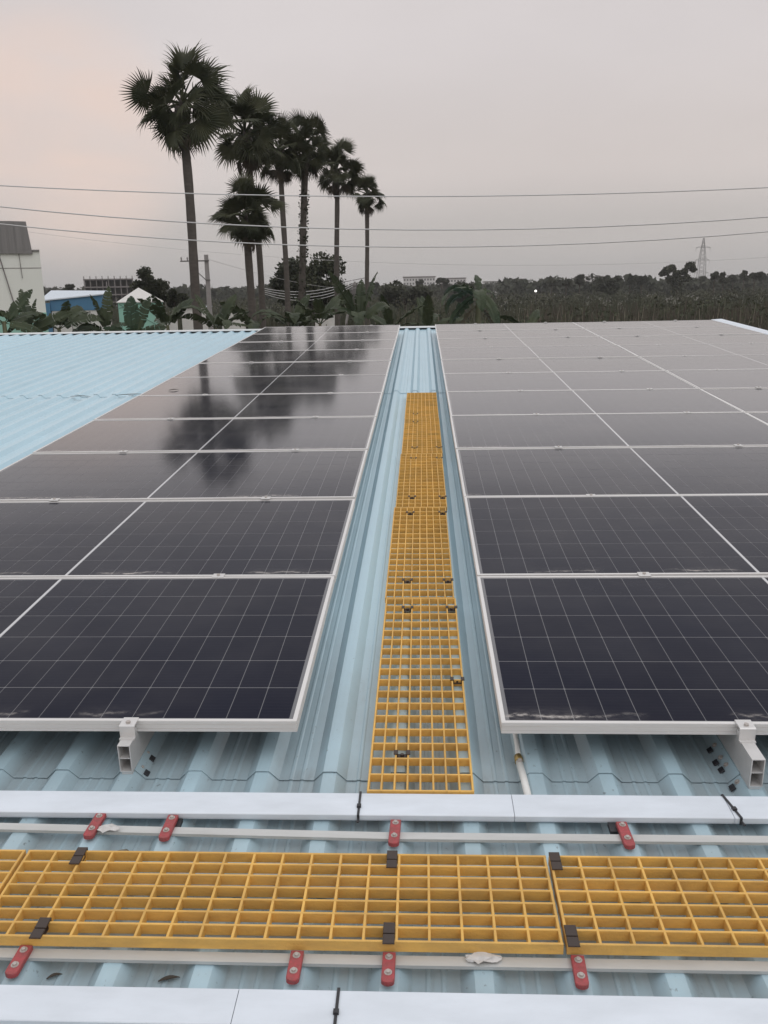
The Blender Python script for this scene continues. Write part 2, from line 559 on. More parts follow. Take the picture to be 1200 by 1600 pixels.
def sheet_mesh(v0, v1, ribs=5):
    """one trapezoidal sheet: `ribs` ribs wide, lapping the next one on its last rib"""
    prof = []
    for k in range(ribs + 1):
        c = k * RP
        last = k == ribs
        pr = [(-0.047, 0, 1), (-0.019, RH, 0.05), (-0.008, RH + 0.0006, 0.0), (0.008, RH + 0.0006, 0.0), (0.019, RH, 0.05), (0.047, 0, 1)]
        if k == 0:
            pr = [(-0.030, 0.017, 0.5)] + pr[1:]
        if last:
            pr = pr[:5] + [(0.036, 0.011, 0.5)]
        prof += [(c + x, z, d) for x, z, d in pr]
        if not last:   # two shallow stiffeners in the pan
            prof += [(c + 0.074, 0, .9), (c + 0.078, 0.0022, .6), (c + 0.084, 0.0022, .6), (c + 0.088, 0, .9),
                     (c + 0.106, 0, .9), (c + 0.110, 0.0022, .6), (c + 0.116, 0.0022, .6), (c + 0.120, 0, .9)]
    n = len(prof)
    ys = [v0, v0 + 0.10, v0 + 0.5] + [v0 + 0.5 + (v1 - v0 - 0.5) * i / 5 for i in range(1, 6)]
    v, f, dust = [], [], []
    for i, y in enumerate(ys):
        for x, z, d in prof:
            v.append((x, y, z))
            dust.append(d)
    for i in range(len(ys) - 1):
        for k in range(n - 1):
            f.append((i * n + k, i * n + k + 1, (i + 1) * n + k + 1, (i + 1) * n + k))
    b0 = len(v)          # the cut lower edge, about a millimetre thick
    for x, z, d in prof:
        v.append((x, v0, z - 0.0014))
        dust.append(1)
    f += [(b0 + k, b0 + k + 1, k + 1, k) for k in range(n - 1)]
    mb = MB()
    mb.add(v, f)
    m = mb.mesh('roof_sheet')
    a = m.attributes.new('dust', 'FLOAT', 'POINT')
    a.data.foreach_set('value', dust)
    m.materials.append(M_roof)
    return m

rows = [(V_EAVE, V_LAP1 + 0.16, 0.0), (V_LAP1, V_LAP2 + 0.16, 0.0042), (V_LAP2, V_RIDGE, 0.0084)]
for (v0, v1, n0) in rows:
    sm = sheet_mesh(0, v1 - v0)
    k = 0
    u = RIB0 - RP * 2 - RP * 5 * 14
    while u < U_RIGHT - 0.4:
        if u >= U_LEFT - 0.01:
            obj('roof_sheet', sm, None, bld, (u, v0, n0 + (0.0016 if k % 2 else 0)))
        u += RP * 5
        k += 1
U_END = u
# far slope, walls below, ridge capping, verge trim
m = MB()
m.add([(U_LEFT, V_RIDGE, 0.02), (U_END, V_RIDGE, 0.02), (U_END, V_RIDGE + 8, -0.75), (U_LEFT, V_RIDGE + 8, -0.75)], [(0, 1, 2, 3)])
obj('far_roof_slope', m, M_roof, bld)
M_cap = mat('ridge_cap_paint', (0.70, 0.73, 0.74), 0.4, noise=((2, 8, 8), 0.4), col2=(0.55, 0.58, 0.58))
m = MB()
for i in range(7):
    a0 = U_LEFT + (U_END - U_LEFT) * i / 7 - (0.05 if i else 0)
    a1 = U_LEFT + (U_END - U_LEFT) * (i + 1) / 7
    dz = 0.0015 * (i % 2)
    mm = MB().prism([(-0.20, 0.033 + dz), (-0.20, 0.040 + dz), (0, 0.047 + dz), (0.2, 0.015 + dz), (0.2, 0.008 + dz), (0, 0.041 + dz)], 0, a1 - a0)
    o = obj('ridge_cap', mm, M_cap, bld, (a0, V_RIDGE - 0.02, 0.006), (0, 0, R(-90)))
    o.scale = (-1, 1, 1)
# dark foam fillers closing the pans under the ridge capping
fm = MB().add([(-0.07, 0, 0.001), (0.07, 0, 0.001), (0.1, 0, 0.033), (-0.1, 0, 0.033), (-0.07, 0.05, 0.001), (0.07, 0.05, 0.001), (0.1, 0.05, 0.033), (-0.1, 0.05, 0.033)],
              [(0, 1, 2, 3), (4, 7, 6, 5), (0, 4, 5, 1), (1, 5, 6, 2), (2, 6, 7, 3), (3, 7, 4, 0)]).mesh('foam_filler')
fm.materials.append(M_tie)
u = RIB0 + RP / 2
k = -int((RIB0 + RP / 2 - U_LEFT) / RP)
while RIB0 + RP / 2 + k * RP < U_END - 0.1:
    obj('foam_filler', fm, None, bld, (RIB0 + RP / 2 + k * RP, V_RIDGE - 0.16, 0.011))
    k += 1
m = MB().prism([(-0.02, 0.012), (0.0, 0.075), (0.17, 0.085), (0.19, 0.08), (0.19, -0.2), (0.18, -0.2), (0.18, 0.07), (0.012, 0.062), (-0.008, 0.010)], 0, V_RIDGE - V_EAVE + 0.1)
obj('verge_trim', m, M_white, bld, (U_END - 0.06, V_EAVE, 0))
M_wall = mat('factory_wall', (0.55, 0.56, 0.55), 0.7)
m = MB()
m.box(U_LEFT + 0.2, U_END - 0.1, V_EAVE + 0.2, V_EAVE + 0.35, GZ + 0.4, -0.06)
m.box(U_LEFT + 0.2, U_END - 0.1, V_RIDGE + 7.5, V_RIDGE + 7.65, GZ - 0.6, -0.8)
obj('wall', m, M_wall, bld)
m = MB()
for ux in (U_LEFT + 0.2, U_END - 0.2):
    m.add([(ux, V_EAVE + .4, GZ), (ux, V_RIDGE, GZ - .6), (ux, V_RIDGE + 7.4, GZ - .8), (ux, V_RIDGE + 7.4, -.85), (ux, V_RIDGE, -.06), (ux, V_EAVE + .4, -.06)], [(0, 1, 2, 3, 4, 5)])
obj('gable_wall', m, M_wall, bld)

# ------------------------------------------------------------------ solar panels
PX, PY, PITCH, TH = 2.278, 1.134, 1.154, 0.035
def frame_mesh():
    m = MB()
    l, w = 0.011, TH
    for (x0, x1, y0, y1) in ((0, PX, 0, l), (0, PX, PY - l, PY), (0, l, l, PY - l), (PX - l, PX, l, PY - l)):
        m.box(x0, x1, y0, y1, 0, w)
    # shadow groove along the outer walls
    for (x0, x1, y0, y1) in ((0, PX, -0.0015, 0), (0, PX, PY, PY + 0.0015), (-0.0015, 0, 0, PY), (PX, PX + 0.0015, 0, PY)):
        for z0, z1 in ((0.0005, 0.009), (0.0115, 0.022), (0.0245, TH - 0.0006)):
            m.box(x0, x1, y0, y1, z0, z1)
    return m.mesh('frame')
F_m = frame_mesh()
F_m.materials.append(M_frame)
B_m = MB().box(0.011, PX - 0.011, 0.011, PY - 0.011, 0.026, 0.0315).mesh('backsheet')
B_m.materials.append(M_backsheet)
S_m = MB().box(0.022, PX - 0.022, 0.018, PY - 0.018, 0.0315, 0.0323).mesh('cell_sheet')
S_m.materials.append(M_sheet)
T_m = MB().box(1.139 - 0.0052, 1.139 + 0.0052, 0.012, PY - 0.012, 0.0316, 0.0325).mesh('centre_strip')
T_m.materials.append(M_strip)
c = 0.007
cw, ch = 0.09254 - 0.0022, 0.183 - 0.0038
K_m = MB().add([(c * .4, 0, .0003), (cw - c * .4, 0, .0003), (cw, c * .4, .0003), (cw, ch - c * .4, .0003), (cw - c * .4, ch, .0003), (c * .4, ch, .0003), (0, ch - c * .4, .0003), (0, c * .4, .0003),
                (0, 0, 0), (cw, 0, 0), (cw, ch, 0), (0, ch, 0)],
               [(0, 1, 2, 3, 4, 5, 6, 7), (8, 9, 1, 0), (9, 10, 3, 2), (10, 11, 5, 4), (11, 8, 7, 6)]).mesh('solar_cell')
K_m.materials.append(M_cell)
U_R0 = 0.5875
ordn = ['first', 'second', 'third', 'fourth', 'fifth', 'sixth', 'seventh', 'eighth', 'ninth', 'tenth', 'eleventh']
arrays = [(-PX, 'in the array left of the walkway', 'left array of solar panels'),
          (U_R0, 'in the column just right of the walkway', 'right array, column by the walkway'),
          (U_R0 + PX + 0.007, 'in the outer right column', 'right array, outer column')]
ZR = PANEL_TOP - TH
for ai, (u0, where, grp) in enumerate(arrays):
    for r in range(11):
        if r == 0:
            pos = 'nearest solar panel '
        elif r == 10:
            pos = 'farthest solar panel by the ridge '
        else:
            pos = ordn[r] + ' solar panel from the front '
        jx, jz = random.uniform(-.002, .002), random.uniform(-.0012, .0012)
        t = thing('solar_panel', pos + where, 'solar panel', (u0 + jx, r * PITCH, ZR + jz), 0, grp, roof=True)
        t.matrix_world = t.matrix_world @ Matrix.Rotation(random.uniform(-.0038, .0038), 4, 'X') @ Matrix.Rotation(random.uniform(-.0016, .0016), 4, 'Y')
        obj('frame', F_m, None, t)
        obj('backsheet', B_m, None, t)
        obj('centre_strip', T_m, None, t)
        if r < 3 and not (ai == 2 and r == 0):
            for i in range(24):
                x = 1.139 + (0.0065 + i * 0.09254 if i < 12 else -0.0065 - (i - 11) * 0.09254) + 0.0012
                for j in range(6):
                    obj('solar_cell', K_m, None, t, (x, 0.018 + j * 0.183 + 0.0019, 0.0316))
        else:
            obj('cell_sheet', S_m, None, t)

# mounting rails with their clamps
def hollow_profile(w, h, length):
    m = MB()
    q = 0.0026
    m.box(-w / 2, -w / 2 + q, 0, length, 0, h)
    m.box(w / 2 - q, w / 2, 0, length, 0, h)
    m.box(-w / 2 + q, w / 2 - q, 0, length, 0, q)
    m.box(-w / 2 + q, w / 2 - q, 0, length, h - q, h)
    m.box(-w / 2 + q, w / 2 - q, 0.002, length, h * 0.5 - q / 2, h * 0.5 + q / 2)
    return m
mid = MB()
mid.cbox(-0.024, 0.024, -0.021, 0.021, TH + 0.0004, TH + 0.005, 0.0012)
mid.box(-0.022, 0.022, -0.0085, 0.0085, 0.001, TH)
mid_m = mid.mesh('clamp')
mid_m.materials.append(M_alu)
bolt_m = MB().tube([(0, 0, 0), (0, 0, 0.006)], 0.007, 6).mesh('bolt')
bolt_m.materials.append(M_screw)
hole_m = MB().tube([(0, 0, 0), (0, 0, 0.0008)], 0.0032, 6).mesh('socket')
hole_m.materials.append(M_tie)
endc = MB().prism([(0.012, TH + 0.0005), (0.012, TH + 0.005), (-0.030, TH + 0.005), (-0.034, TH + 0.002), (-0.034, 0.003), (-0.044, 0.003), (-0.044, -0.002),
                   (-0.029, -0.002), (-0.029, TH - 0.002), (-0.028, TH + 0.0005)], -0.022, 0.022)
endc_m = endc.mesh('clamp')
endc_m.materials.append(M_alu)
# block that the end clamp's bolt runs through
blk = MB().prism([(-0.0285, 0.0004), (-0.003, 0.0004), (-0.003, 0.02), (-0.0285, 0.02)], -0.018, 0.018)
blk_m = blk.mesh('clamp_block')
blk_m.materials.append(M_alu)
rails = [(-0.483, -0.075, 'tall aluminium mounting rail under the left array, ending beside the near clamp', 'left'),
         (-1.649, -0.075, 'aluminium mounting rail under the outer left side of the left array', 'left'),
         (1.261, -0.125, 'tall hollow aluminium mounting rail ending right of the white conduit', 'right'),
         (2.425, -0.09, 'second aluminium mounting rail under the right array', 'right'),
         (3.395, -0.09, 'third aluminium mounting rail under the right array', 'right'),
         (4.559, -0.09, 'outermost aluminium mounting rail by the right roof edge', 'right')]
RB = RH + 0.012
for (ru, rv, lab, side) in rails:
    t = thing('mounting_rail', lab, 'mounting rail', (ru, rv, RB), 0, 'panel mounting rails', roof=True)
    obj('profile', hollow_profile(0.036, ZR - RB, 11 * PITCH - rv + 0.05), M_alu, t)
    # packing strip between rail and rib crest
    obj('packing_strip', MB().box(-0.015, 0.015, 0.004, 12.6, -0.0105, -0.0006), M_alu, t)
    for k in range(0, 12):
        if k in (0, 11):
            sgn = 0 if k == 0 else math.pi
            vv = (0 if k == 0 else 10 * PITCH + PY) - rv
            o = obj('clamp', endc_m, None, t, (0, vv, ZR - RB), (0, 0, R(90) + sgn))
            obj('clamp_block', blk_m, None, t, (0, vv, ZR - RB), (0, 0, R(90) + sgn))
            b = obj('bolt', bolt_m, None, o, (-0.018, 0, TH + 0.0045))
            vv0 = vv
        else:
            o = obj('clamp', mid_m, None, t, (0, k * PITCH - 0.01 - rv, ZR - RB))
            b = obj('bolt', bolt_m, None, o, (0, 0, TH + 0.0045))
# end clamps are drawn along x: turned a quarter so they grip the front frame
pad_m = MB().cbox(-0.008, 0.008, -0.011, 0.011, 0, 0.004, 0.001).mesh('rubber_pad')
pad_m.materials.append(M_tie)
scr_m = MB().tube([(0, 0, 0), (0, 0, 0.0014)], 0.0082, 12).tube([(0, 0, 0.0012), (0, 0, 0.0055), (0, 0, 0.0062)], [0.0050, 0.0050, 0.0040], 6).mesh('screw')
scr_m.materials.append(M_screw)
rails_o = [o for o in C.objects if o.name.startswith('mounting_rail')]
for ru, pads in ((-0.483, [(-0.445, 0.035), (-0.44, -0.035)]), (1.261, [(1.213, 0.10), (1.209, 0.035), (1.213, -0.002), (1.216, -0.085)])):
    ro = min(rails_o, key=lambda o: abs(o.matrix_world.translation.x - ru))
    rv = -0.075 if ru < 0 else -0.125
    for (pu, pv) in pads:
        s_ = 1 if pu > ru else -1
        h_ = max(0.006, RH * (1 - (abs(pu - ru) - 0.019) / 0.028))
        o = obj('rubber_pad', pad_m, None, ro, (pu - ru, pv - rv, h_ - RB + 0.003), (0, s_ * R(40), 0))
        obj('screw', scr_m, None, ro, (pu - ru - s_ * 0.016, pv - rv + 0.012, h_ - RB + 0.014), (0, s_ * R(40), 0))

# ------------------------------------------------------------------ yellow gratings
def grating(name, label, loc, length, cols, cp, cr, h, group, along_v, clips=()):
    """load bars run along the length (pitch cp across), cross bars every cr"""
    t = thing(name, label, 'grating', loc, 0 if along_v else R(-90), group, roof=True)
    wdt = cols * cp
    lb = MB().cbox(-0.0028, 0.0028, 0, length, 0, h, 0.0012).mesh('bar')
    lb.materials.append(M_grate)
    cb = MB().cbox(-0.0025, wdt + 0.0025, -0.003, 0.003, 0.0015, h - 0.0008, 0.001).mesh('bar')
    cb.materials.append(M_grate)
    for i in range(cols + 1):
        obj('bar', lb, None, t, (i * cp, 0, 0))
    n = int(round(length / cr))
    for i in range(n + 1):
        y = min(max(i * length / n, 0.0034), length - 0.0034)
        obj('bar', cb, None, t, (0, y, 0))
    for (cx, cy) in clips:
        q = MB()
        q.cbox(-0.013, 0.013, -0.030, 0.030, -0.004, -0.001, 0.001)
        q.cbox(-0.013, 0.013, -0.030, -0.022, -0.022, 0.003, 0.001)
        q.cbox(-0.013, 0.013, 0.022, 0.030, -0.022, 0.003, 0.001)
        q.box(-0.011, 0.011, -0.021, 0.021, -0.012, -0.0045)
        o = obj('clip', q, M_black, t, (cx, cy, h))
    return t

GH = 0.026
VG = [(-0.178, 0.000), (1.160, -0.005), (2.462, 0.002), (3.755, 0.007), (5.055, 0.005), (6.36, 0)]
names_g = ['nearest yellow grating section of the walkway between the two panel arrays',
           'second yellow grating section of the walkway running up between the arrays',
           'third yellow grating section of the walkway running up between the arrays',
           'fourth yellow grating section of the walkway running up between the arrays',
           'farthest yellow grating section of the walkway between the two panel arrays']
clipsW = [(0.296, 0.004), (0.475, 0.45), (0.31, 1.056), (0.475, 1.056), (0.297, 1.358), (0.473, 1.357), (0.289, 2.671), (0.474, 2.666),
          (0.295, 2.36), (0.474, 2.36), (0.30, 3.62), (0.478, 3.62), (0.30, 3.95), (0.478, 3.95), (0.305, 4.9), (0.30, 5.25)]
for i in range(5):
    v0, du = VG[i]
    v1 = VG[i + 1][0]
    u0 = 0.213 + du
    cl = []
    for (cu, cv) in clipsW:
        if v0 < cv < v1:
            kk = round((cu - u0) / 0.0354 - 0.5)
            kk = min(7, max(0, kk))
            cl.append((kk, cv - v0))
    t = grating('walkway_grating', names_g[i], (u0, v0, RH + 0.003), v1 - v0 - 0.006, 8, 0.0354, 0.0765, GH, 'gratings of the walkway up the roof', True)
    for (kk, cv) in cl:
        # clips saddle two load bars
        q = MB()
        w = 0.0354 / 2 + 0.006
        q.cbox(-w, -w + 0.011, -0.011, 0.011, 0.0006, 0.0036, 0.001)
        q.cbox(w - 0.011, w, -0.011, 0.011, 0.0006, 0.0036, 0.001)
        q.box(-w + 0.009, w - 0.009, -0.010, 0.010, -0.013, -0.010)
        q.box(-w + 0.009, -w + 0.0115, -0.010, 0.010, -0.0102, 0.0030)
        q.box(w - 0.0115, w - 0.009, -0.010, 0.010, -0.0102, 0.0030)
        q.tube([(0, 0, -0.011), (0, 0, -0.004)], 0.006, 6)
        obj('clip', q, M_black, t, ((kk + 0.5) * 0.0354, cv, GH))

# cross walkway: length runs along u; rotated -90 so local x runs down the slope
FG = 0.046
fspans = [(-1.862, -0.606, 'yellow cross walkway grating cut off by the left edge of the picture'),
          (-0.598, 0.652, 'middle yellow grating of the cross walkway in the foreground'),
          (0.659, 1.915, 'yellow cross walkway grating at the right foreground')]
fcl = [(-0.466, 0), (0.288, 0), (0.672, 0), (-0.461, 1), (0.289, 1), (0.672, 1), (-1.2, 0), (-1.2, 1), (1.6, 0), (1.6, 1)]
for (a, b, lab) in fspans:
    t = grating('walkway_grating', lab, (a, -0.452, FG), b - a, 7, 0.0385, 0.0685, GH, 'gratings of the cross walkway', False)
    t.matrix_world = RM @ Matrix.Translation((a, -0.452, FG)) @ Matrix(((0, 1, 0, 0), (-1, 0, 0, 0), (0, 0, 1, 0), (0, 0, 0, 1)))
    for (cu, low) in fcl:
        if a < cu < b:
            q = MB()
            # hooks over two neighbouring bars, saddle between them
            q.cbox(-0.010, 0.020, -0.0125, 0.0125, 0.0008, 0.0045, 0.0012)
            q.cbox(0.0225, 0.0485, -0.0125, 0.0125, 0.0006, 0.0042, 0.0012)
            q.box(0.007, 0.032, -0.0115, 0.0115, -0.012, -0.009)
            q.box(0.0065, 0.009, -0.0115, 0.0115, -0.0095, 0.003)
            q.box(0.0295, 0.032, -0.0115, 0.0115, -0.0095, 0.003)
            q.box(-0.010, -0.0075, -0.012, 0.012, -0.024, 0.002)
            obj('clip', q, M_black, t, (0.0385 * (6 if low else 0) + 0.001, cu - a, GH))
    # battens hidden under the grating
    for bx in (0.07, 0.20):
        obj('batten', MB().box(bx, bx + 0.03, 0.01, b - a - 0.01, -0.0165, -0.0008), M_bar, t)

# flat support bars each side of the cross walkway, held to rib crests by red brackets
def bracket(parent, u, du, low):
    h = 0.011
    m = MB()
    # strap: rises over the bar and rounds off at its foot
    pts = []
    wv = 0.0135
    out_ = []
    Ls, Le = -0.047, (0.031 if low else 0.047)
    for k in range(9):
        a = math.pi + math.pi * k / 8
        out_.append((wv * math.cos(a), Ls + wv * 0.7 * (1 + math.sin(a))))
    out_ += [(wv, Le), (-wv, Le)]
    n = len(out_)
    v = [(x, y, 0) for x, y in out_] + [(x, y, h - 0.0015) for x, y in out_] + [(x * 0.9, y * 0.985, h) for x, y in out_]
    f = [tuple(range(n - 1, -1, -1)), tuple(range(2 * n, 3 * n))]
    for r0 in (0, n):
        f += [(r0 + i, r0 + (i + 1) % n, r0 + n + (i + 1) % n, r0 + n + i) for i in range(n)]
    m.add(v, f)
    o = obj('bracket', m, M_red, parent, (u, du, 0.0), (0, 0, random.uniform(-0.04, 0.04)))
    for y in ((0.018, -0.022) if low else (0.034, -0.016)):
        obj('screw', scr_m, None, o, (0, y, h - 0.0005))
    return o
for (va, vb, nb, lab, brs, off) in ((-0.305, -0.349, 0.031, 'flat aluminium bar behind the yellow cross walkway, held by four red brackets', [-0.485, -0.291, 0.290, 0.866, 1.84, -1.45], -0.010),
                                    (-0.7225, -0.731, 0.031, 'flat aluminium bar in front of the yellow cross walkway, held by four red brackets', [-0.485, 0.097, 0.290, 0.679, 1.65, -1.45], -0.021)):
    t = thing('support_bar', lab, 'support bar', (0, 0, 0), 0, None, roof=True)
    m = MB()
    L0, L1 = -1.9, 2.0
    sl = (vb - va) / 1.95
    m.add([(x, va + sl * min(1, (x + 0.74) / 0.9 if x < 0.16 else 1) + dy, nb + dz) for x in (L0, -0.74, 0.26, L1) for dy, dz in ((0, 0), (-0.026, 0), (-0.026, 0.008), (0, 0.008))],
          [(0, 1, 2, 3), (12, 15, 14, 13)] + [(s * 4 + i, s * 4 + 4 + i, s * 4 + 4 + (i + 1) % 4, s * 4 + (i + 1) % 4) for s in range(3) for i in range(4)])
    obj('flat_bar', m, M_bar, t)
    for bu in brs:
        vm = va + sl * min(1, (bu + 0.74) / 0.9 if bu < 0.16 else 1) - 0.013
        b = bracket(t, bu, vm + off + (0.012 if va > -0.5 else 0), va < -0.5)
        b.location.z = nb + 0.0085

# ------------------------------------------------------------------ white cable ducts
def duct(label, vfar, w, pieces, ties, clips, nb=0.033, h=0.019):
    t = thing('cable_duct', label, 'cable duct', (0, vfar, nb), 0, None, roof=True)
    for (a, b) in pieces:
        # lid with short lips over a shallow tray
        m = MB().prism([(0, h - 0.013), (0, h - 0.0015), (0.0015, h), (w - 0.0015, h), (w, h - 0.0015), (w, h - 0.013), (w - 0.0012, h - 0.013), (w - 0.0012, h - 0.0022), (0.0012, h - 0.0022), (0.0012, h - 0.013)], 0, b - a)
        o = obj('lid', m, M_white, t, (a, 0, random.uniform(0, 0.0006)), (0, 0, R(-90)))
        o.rotation_euler = (0, 0, R(-90))
        m2 = MB().box(0.004, w - 0.004, 0, b - a, 0, 0.004)
        m2.box(0.003, 0.0045, 0, b - a, 0.0005, h - 0.004)
        m2.box(w - 0.0045, w - 0.003, 0, b - a, 0.0005, h - 0.004)
        obj('tray', m2, M_white, t, (a, 0, 0), (0, 0, R(-90)))
    for (tu, lean) in ties:
        q = MB()
        q.box(-0.003, 0.003, -w - 0.0015, 0.0015, h + 0.0012, h + 0.0032)
        q.box(-0.003, 0.003, -w - 0.0038, -w - 0.0012, 0.001, h + 0.0030)
        q.box(-0.003, 0.003, 0.0012, 0.0038, 0.001, h + 0.0030)
        q.cbox(-0.0055, 0.0055, -w * 0.70, -w * 0.58, h + 0.001, h + 0.0075, 0.001)
        q.box(-0.0025, 0.0025, -w - 0.022, -w - 0.003, h - 0.008, h - 0.006)
        obj('cable_tie', q, M_tie, t, (tu, 0, 0), (0, 0, lean))
    for cu, cv in clips:
        q = MB().cbox(-0.012, 0.012, -0.018, 0.018, -0.006, 0.004, 0.001)
        obj('rubber_pad', q, M_tie, t, (cu, cv, 0))
    return t
D1 = duct('long white cable duct with black ties crossing between panels and cross walkway', -0.183, 0.094,
          [(-2.2, -1.51), (-1.508, 0.193), (0.1945, 0.5965), (0.598, 1.153), (1.1545, 2.4)], [(0.1937, 0.0), (1.153, 0.17)],
          [(-0.279, -0.112), (0.846, -0.112)])
D2 = duct('near white cable duct along the bottom edge of the picture', -0.831, 0.084,
          [(-2.2, -0.006), (-0.0045, 0.193), (0.1945, 1.5), (1.502, 2.4)], [(0.1935, 0.0)], [])

# ------------------------------------------------------------------ white conduit under the right array
t = thing('conduit_pipe', 'thin white conduit with brass coupling running out from under the right array', 'conduit', (0.643, 0, 0.010), 0, None, roof=True)
obj('pipe', MB().tube([(0.012, 1.2, 0.012), (0.004, 0.5, 0.012), (0.001, 0.10, 0.012), (-0.003, 0.028, 0.013)], 0.0085, 10).mesh('pipe', True), M_pvc, t)
obj('pipe', MB().tube([(-0.003, 0.018, 0.013), (0.001, -0.08, 0.016), (0.004, -0.215, 0.019)], 0.0105, 10).mesh('pipe', True), M_pvc, t)
obj('coupling', MB().tube([(-0.003, 0.04, 0.013), (-0.003, 0.012, 0.013)], 0.0125, 12).mesh('coupling', True), M_brass, t)
obj('screw', scr_m, None, t, (-0.002, 0.006, 0.023))

# ------------------------------------------------------------------ litter on the sheets
M_leafdry = mat('dry_leaf', (0.06, 0.048, 0.036), 0.8)
M_paper = mat('wet_paper', (0.66, 0.645, 0.63), 0.8, noise=((60, 60, 60), 0.6), col2=(0.45, 0.44, 0.42))
M_mud = mat('dried_mud', (0.16, 0.15, 0.12), 0.95, noise=((60, 60, 60), 0.7), col2=(0.26, 0.25, 0.22))
def dry_leaf(label, u, v, n, l, w, rz, name='dry_leaf'):
    m = MB()
    vs, fs = [], []
    for i in range(7):
        s = i / 6
        ww = w * math.sin(math.pi * (0.08 + 0.9 * s)) * 0.5
        z = 0.004 * math.sin(s * 3.0) + 0.0015
        vs += [(l * (s - .5), -ww, z + ww * 0.3), (l * (s - .5), 0, z - 0.0012), (l * (s - .5), ww, z + ww * 0.25)]
    for i in range(6):
        for k in (0, 1):
            a = i * 3 + k
            fs.append((a, a + 3, a + 4, a + 1))
    vs2 = [(x, y, z - 0.0003) for x, y, z in vs]
    nvs = len(vs)
    m.add(vs + vs2, fs + [tuple(i + nvs for i in reversed(f)) for f in fs])
    o = obj(name, m, M_leafdry)
    on_roof(o, (u, v, n), rz)
    return tag(o, label, 'leaf', 'dry leaves on the sheets')
dry_leaf('dark dry leaf sliver behind the white duct, left of the left rail end', -0.44, -0.158, 0.003, 0.12, 0.010, R(16))
dry_leaf('dark dry leaf in the pan in front of the near bar, left of centre', -0.17, -0.765, 0.003, 0.045, 0.011, R(15))
dry_leaf('small dark dry leaf curl near the leftmost lower red bracket', -0.415, -0.763, 0.003, 0.032, 0.009, R(25))
dry_leaf('tiny dark leaf bit just below the small curl at lower left', -0.412, -0.80, 0.003, 0.026, 0.010, R(60))
dry_leaf('dark leaf sliver between the rear bar and the cross walkway, near centre', 0.235, -0.385, 0.003, 0.045, 0.008, R(-12))
dry_leaf('brown dry leaf against the far edge of the cross walkway', 0.137, -0.430, 0.006, 0.04, 0.018, R(5))
dry_leaf('dark leaf scrap below the rear bar at far left', -0.66, -0.355, 0.003, 0.035, 0.010, R(50))
dry_leaf('long dark leaf in the pan below the lower right red bracket', 0.715, -0.80, 0.004, 0.09, 0.012, R(-62))
dry_leaf('thin dry twig-like leaf on the left roof beside the farther panels', -2.62, 6.55, 0.04, 0.30, 0.03, R(10))
dry_leaf('thin dark leaf farther left on the empty blue roof', -3.1, 6.45, 0.045, 0.22, 0.03, R(-5))
dry_leaf('small dark leaf lying on the left array glass', -2.02, 6.05, PANEL_TOP + 0.002, 0.10, 0.03, R(30))
def scrap(label, u, v, n, l, w, rz, seed, mt=M_paper, name='paper_scrap', cat='paper'):
    r_ = random.Random(seed)
    m = MB()
    nx, ny = 7, 5
    vs = []
    for i in range(nx):
        for j in range(ny):
            x = l * (i / (nx - 1) - .5) + r_.uniform(-.003, .003)
            y = w * (j / (ny - 1) - .5) * (1 - 0.9 * abs(i / (nx - 1) - .4)) + r_.uniform(-.0045, .0045)
            vs.append((x, y, 0.002 + r_.uniform(0, .007)))
    fs = [(i * ny + j, (i + 1) * ny + j, (i + 1) * ny + j + 1, i * ny + j + 1) for i in range(nx - 1) for j in range(ny - 1)]
    nvs = len(vs)
    m.add(vs + [(x, y, z - .001) for x, y, z in vs], fs + [tuple(i + nvs for i in reversed(f)) for f in fs])
    o = obj(name, m, mt)
    on_roof(o, (u, v, n), rz)
    return tag(o, label, cat)
scrap('crumpled white paper scrap beside the leftmost upper red bracket', -0.445, -0.333, 0.042, 0.055, 0.03, 0.1, 1)
scrap('wet white paper scrap lying on the near bar right of centre', 0.487, -0.737, 0.041, 0.075, 0.028, 0.05, 2)
scrap('tiny white paper bit on the sheet right of the last upper red bracket', 0.915, -0.312, 0.004, 0.025, 0.016, 0.3, 3)
scrap('thin crumpled white paper at the lower right, in front of the near duct', 0.90, -0.835, 0.006, 0.04, 0.03, 0.5, 4)
scrap('grey dried mud clod by the leftmost upper red bracket', -0.405, -0.383, 0.004, 0.05, 0.03, 0.4, 5, M_mud, 'mud_clod', 'mud')

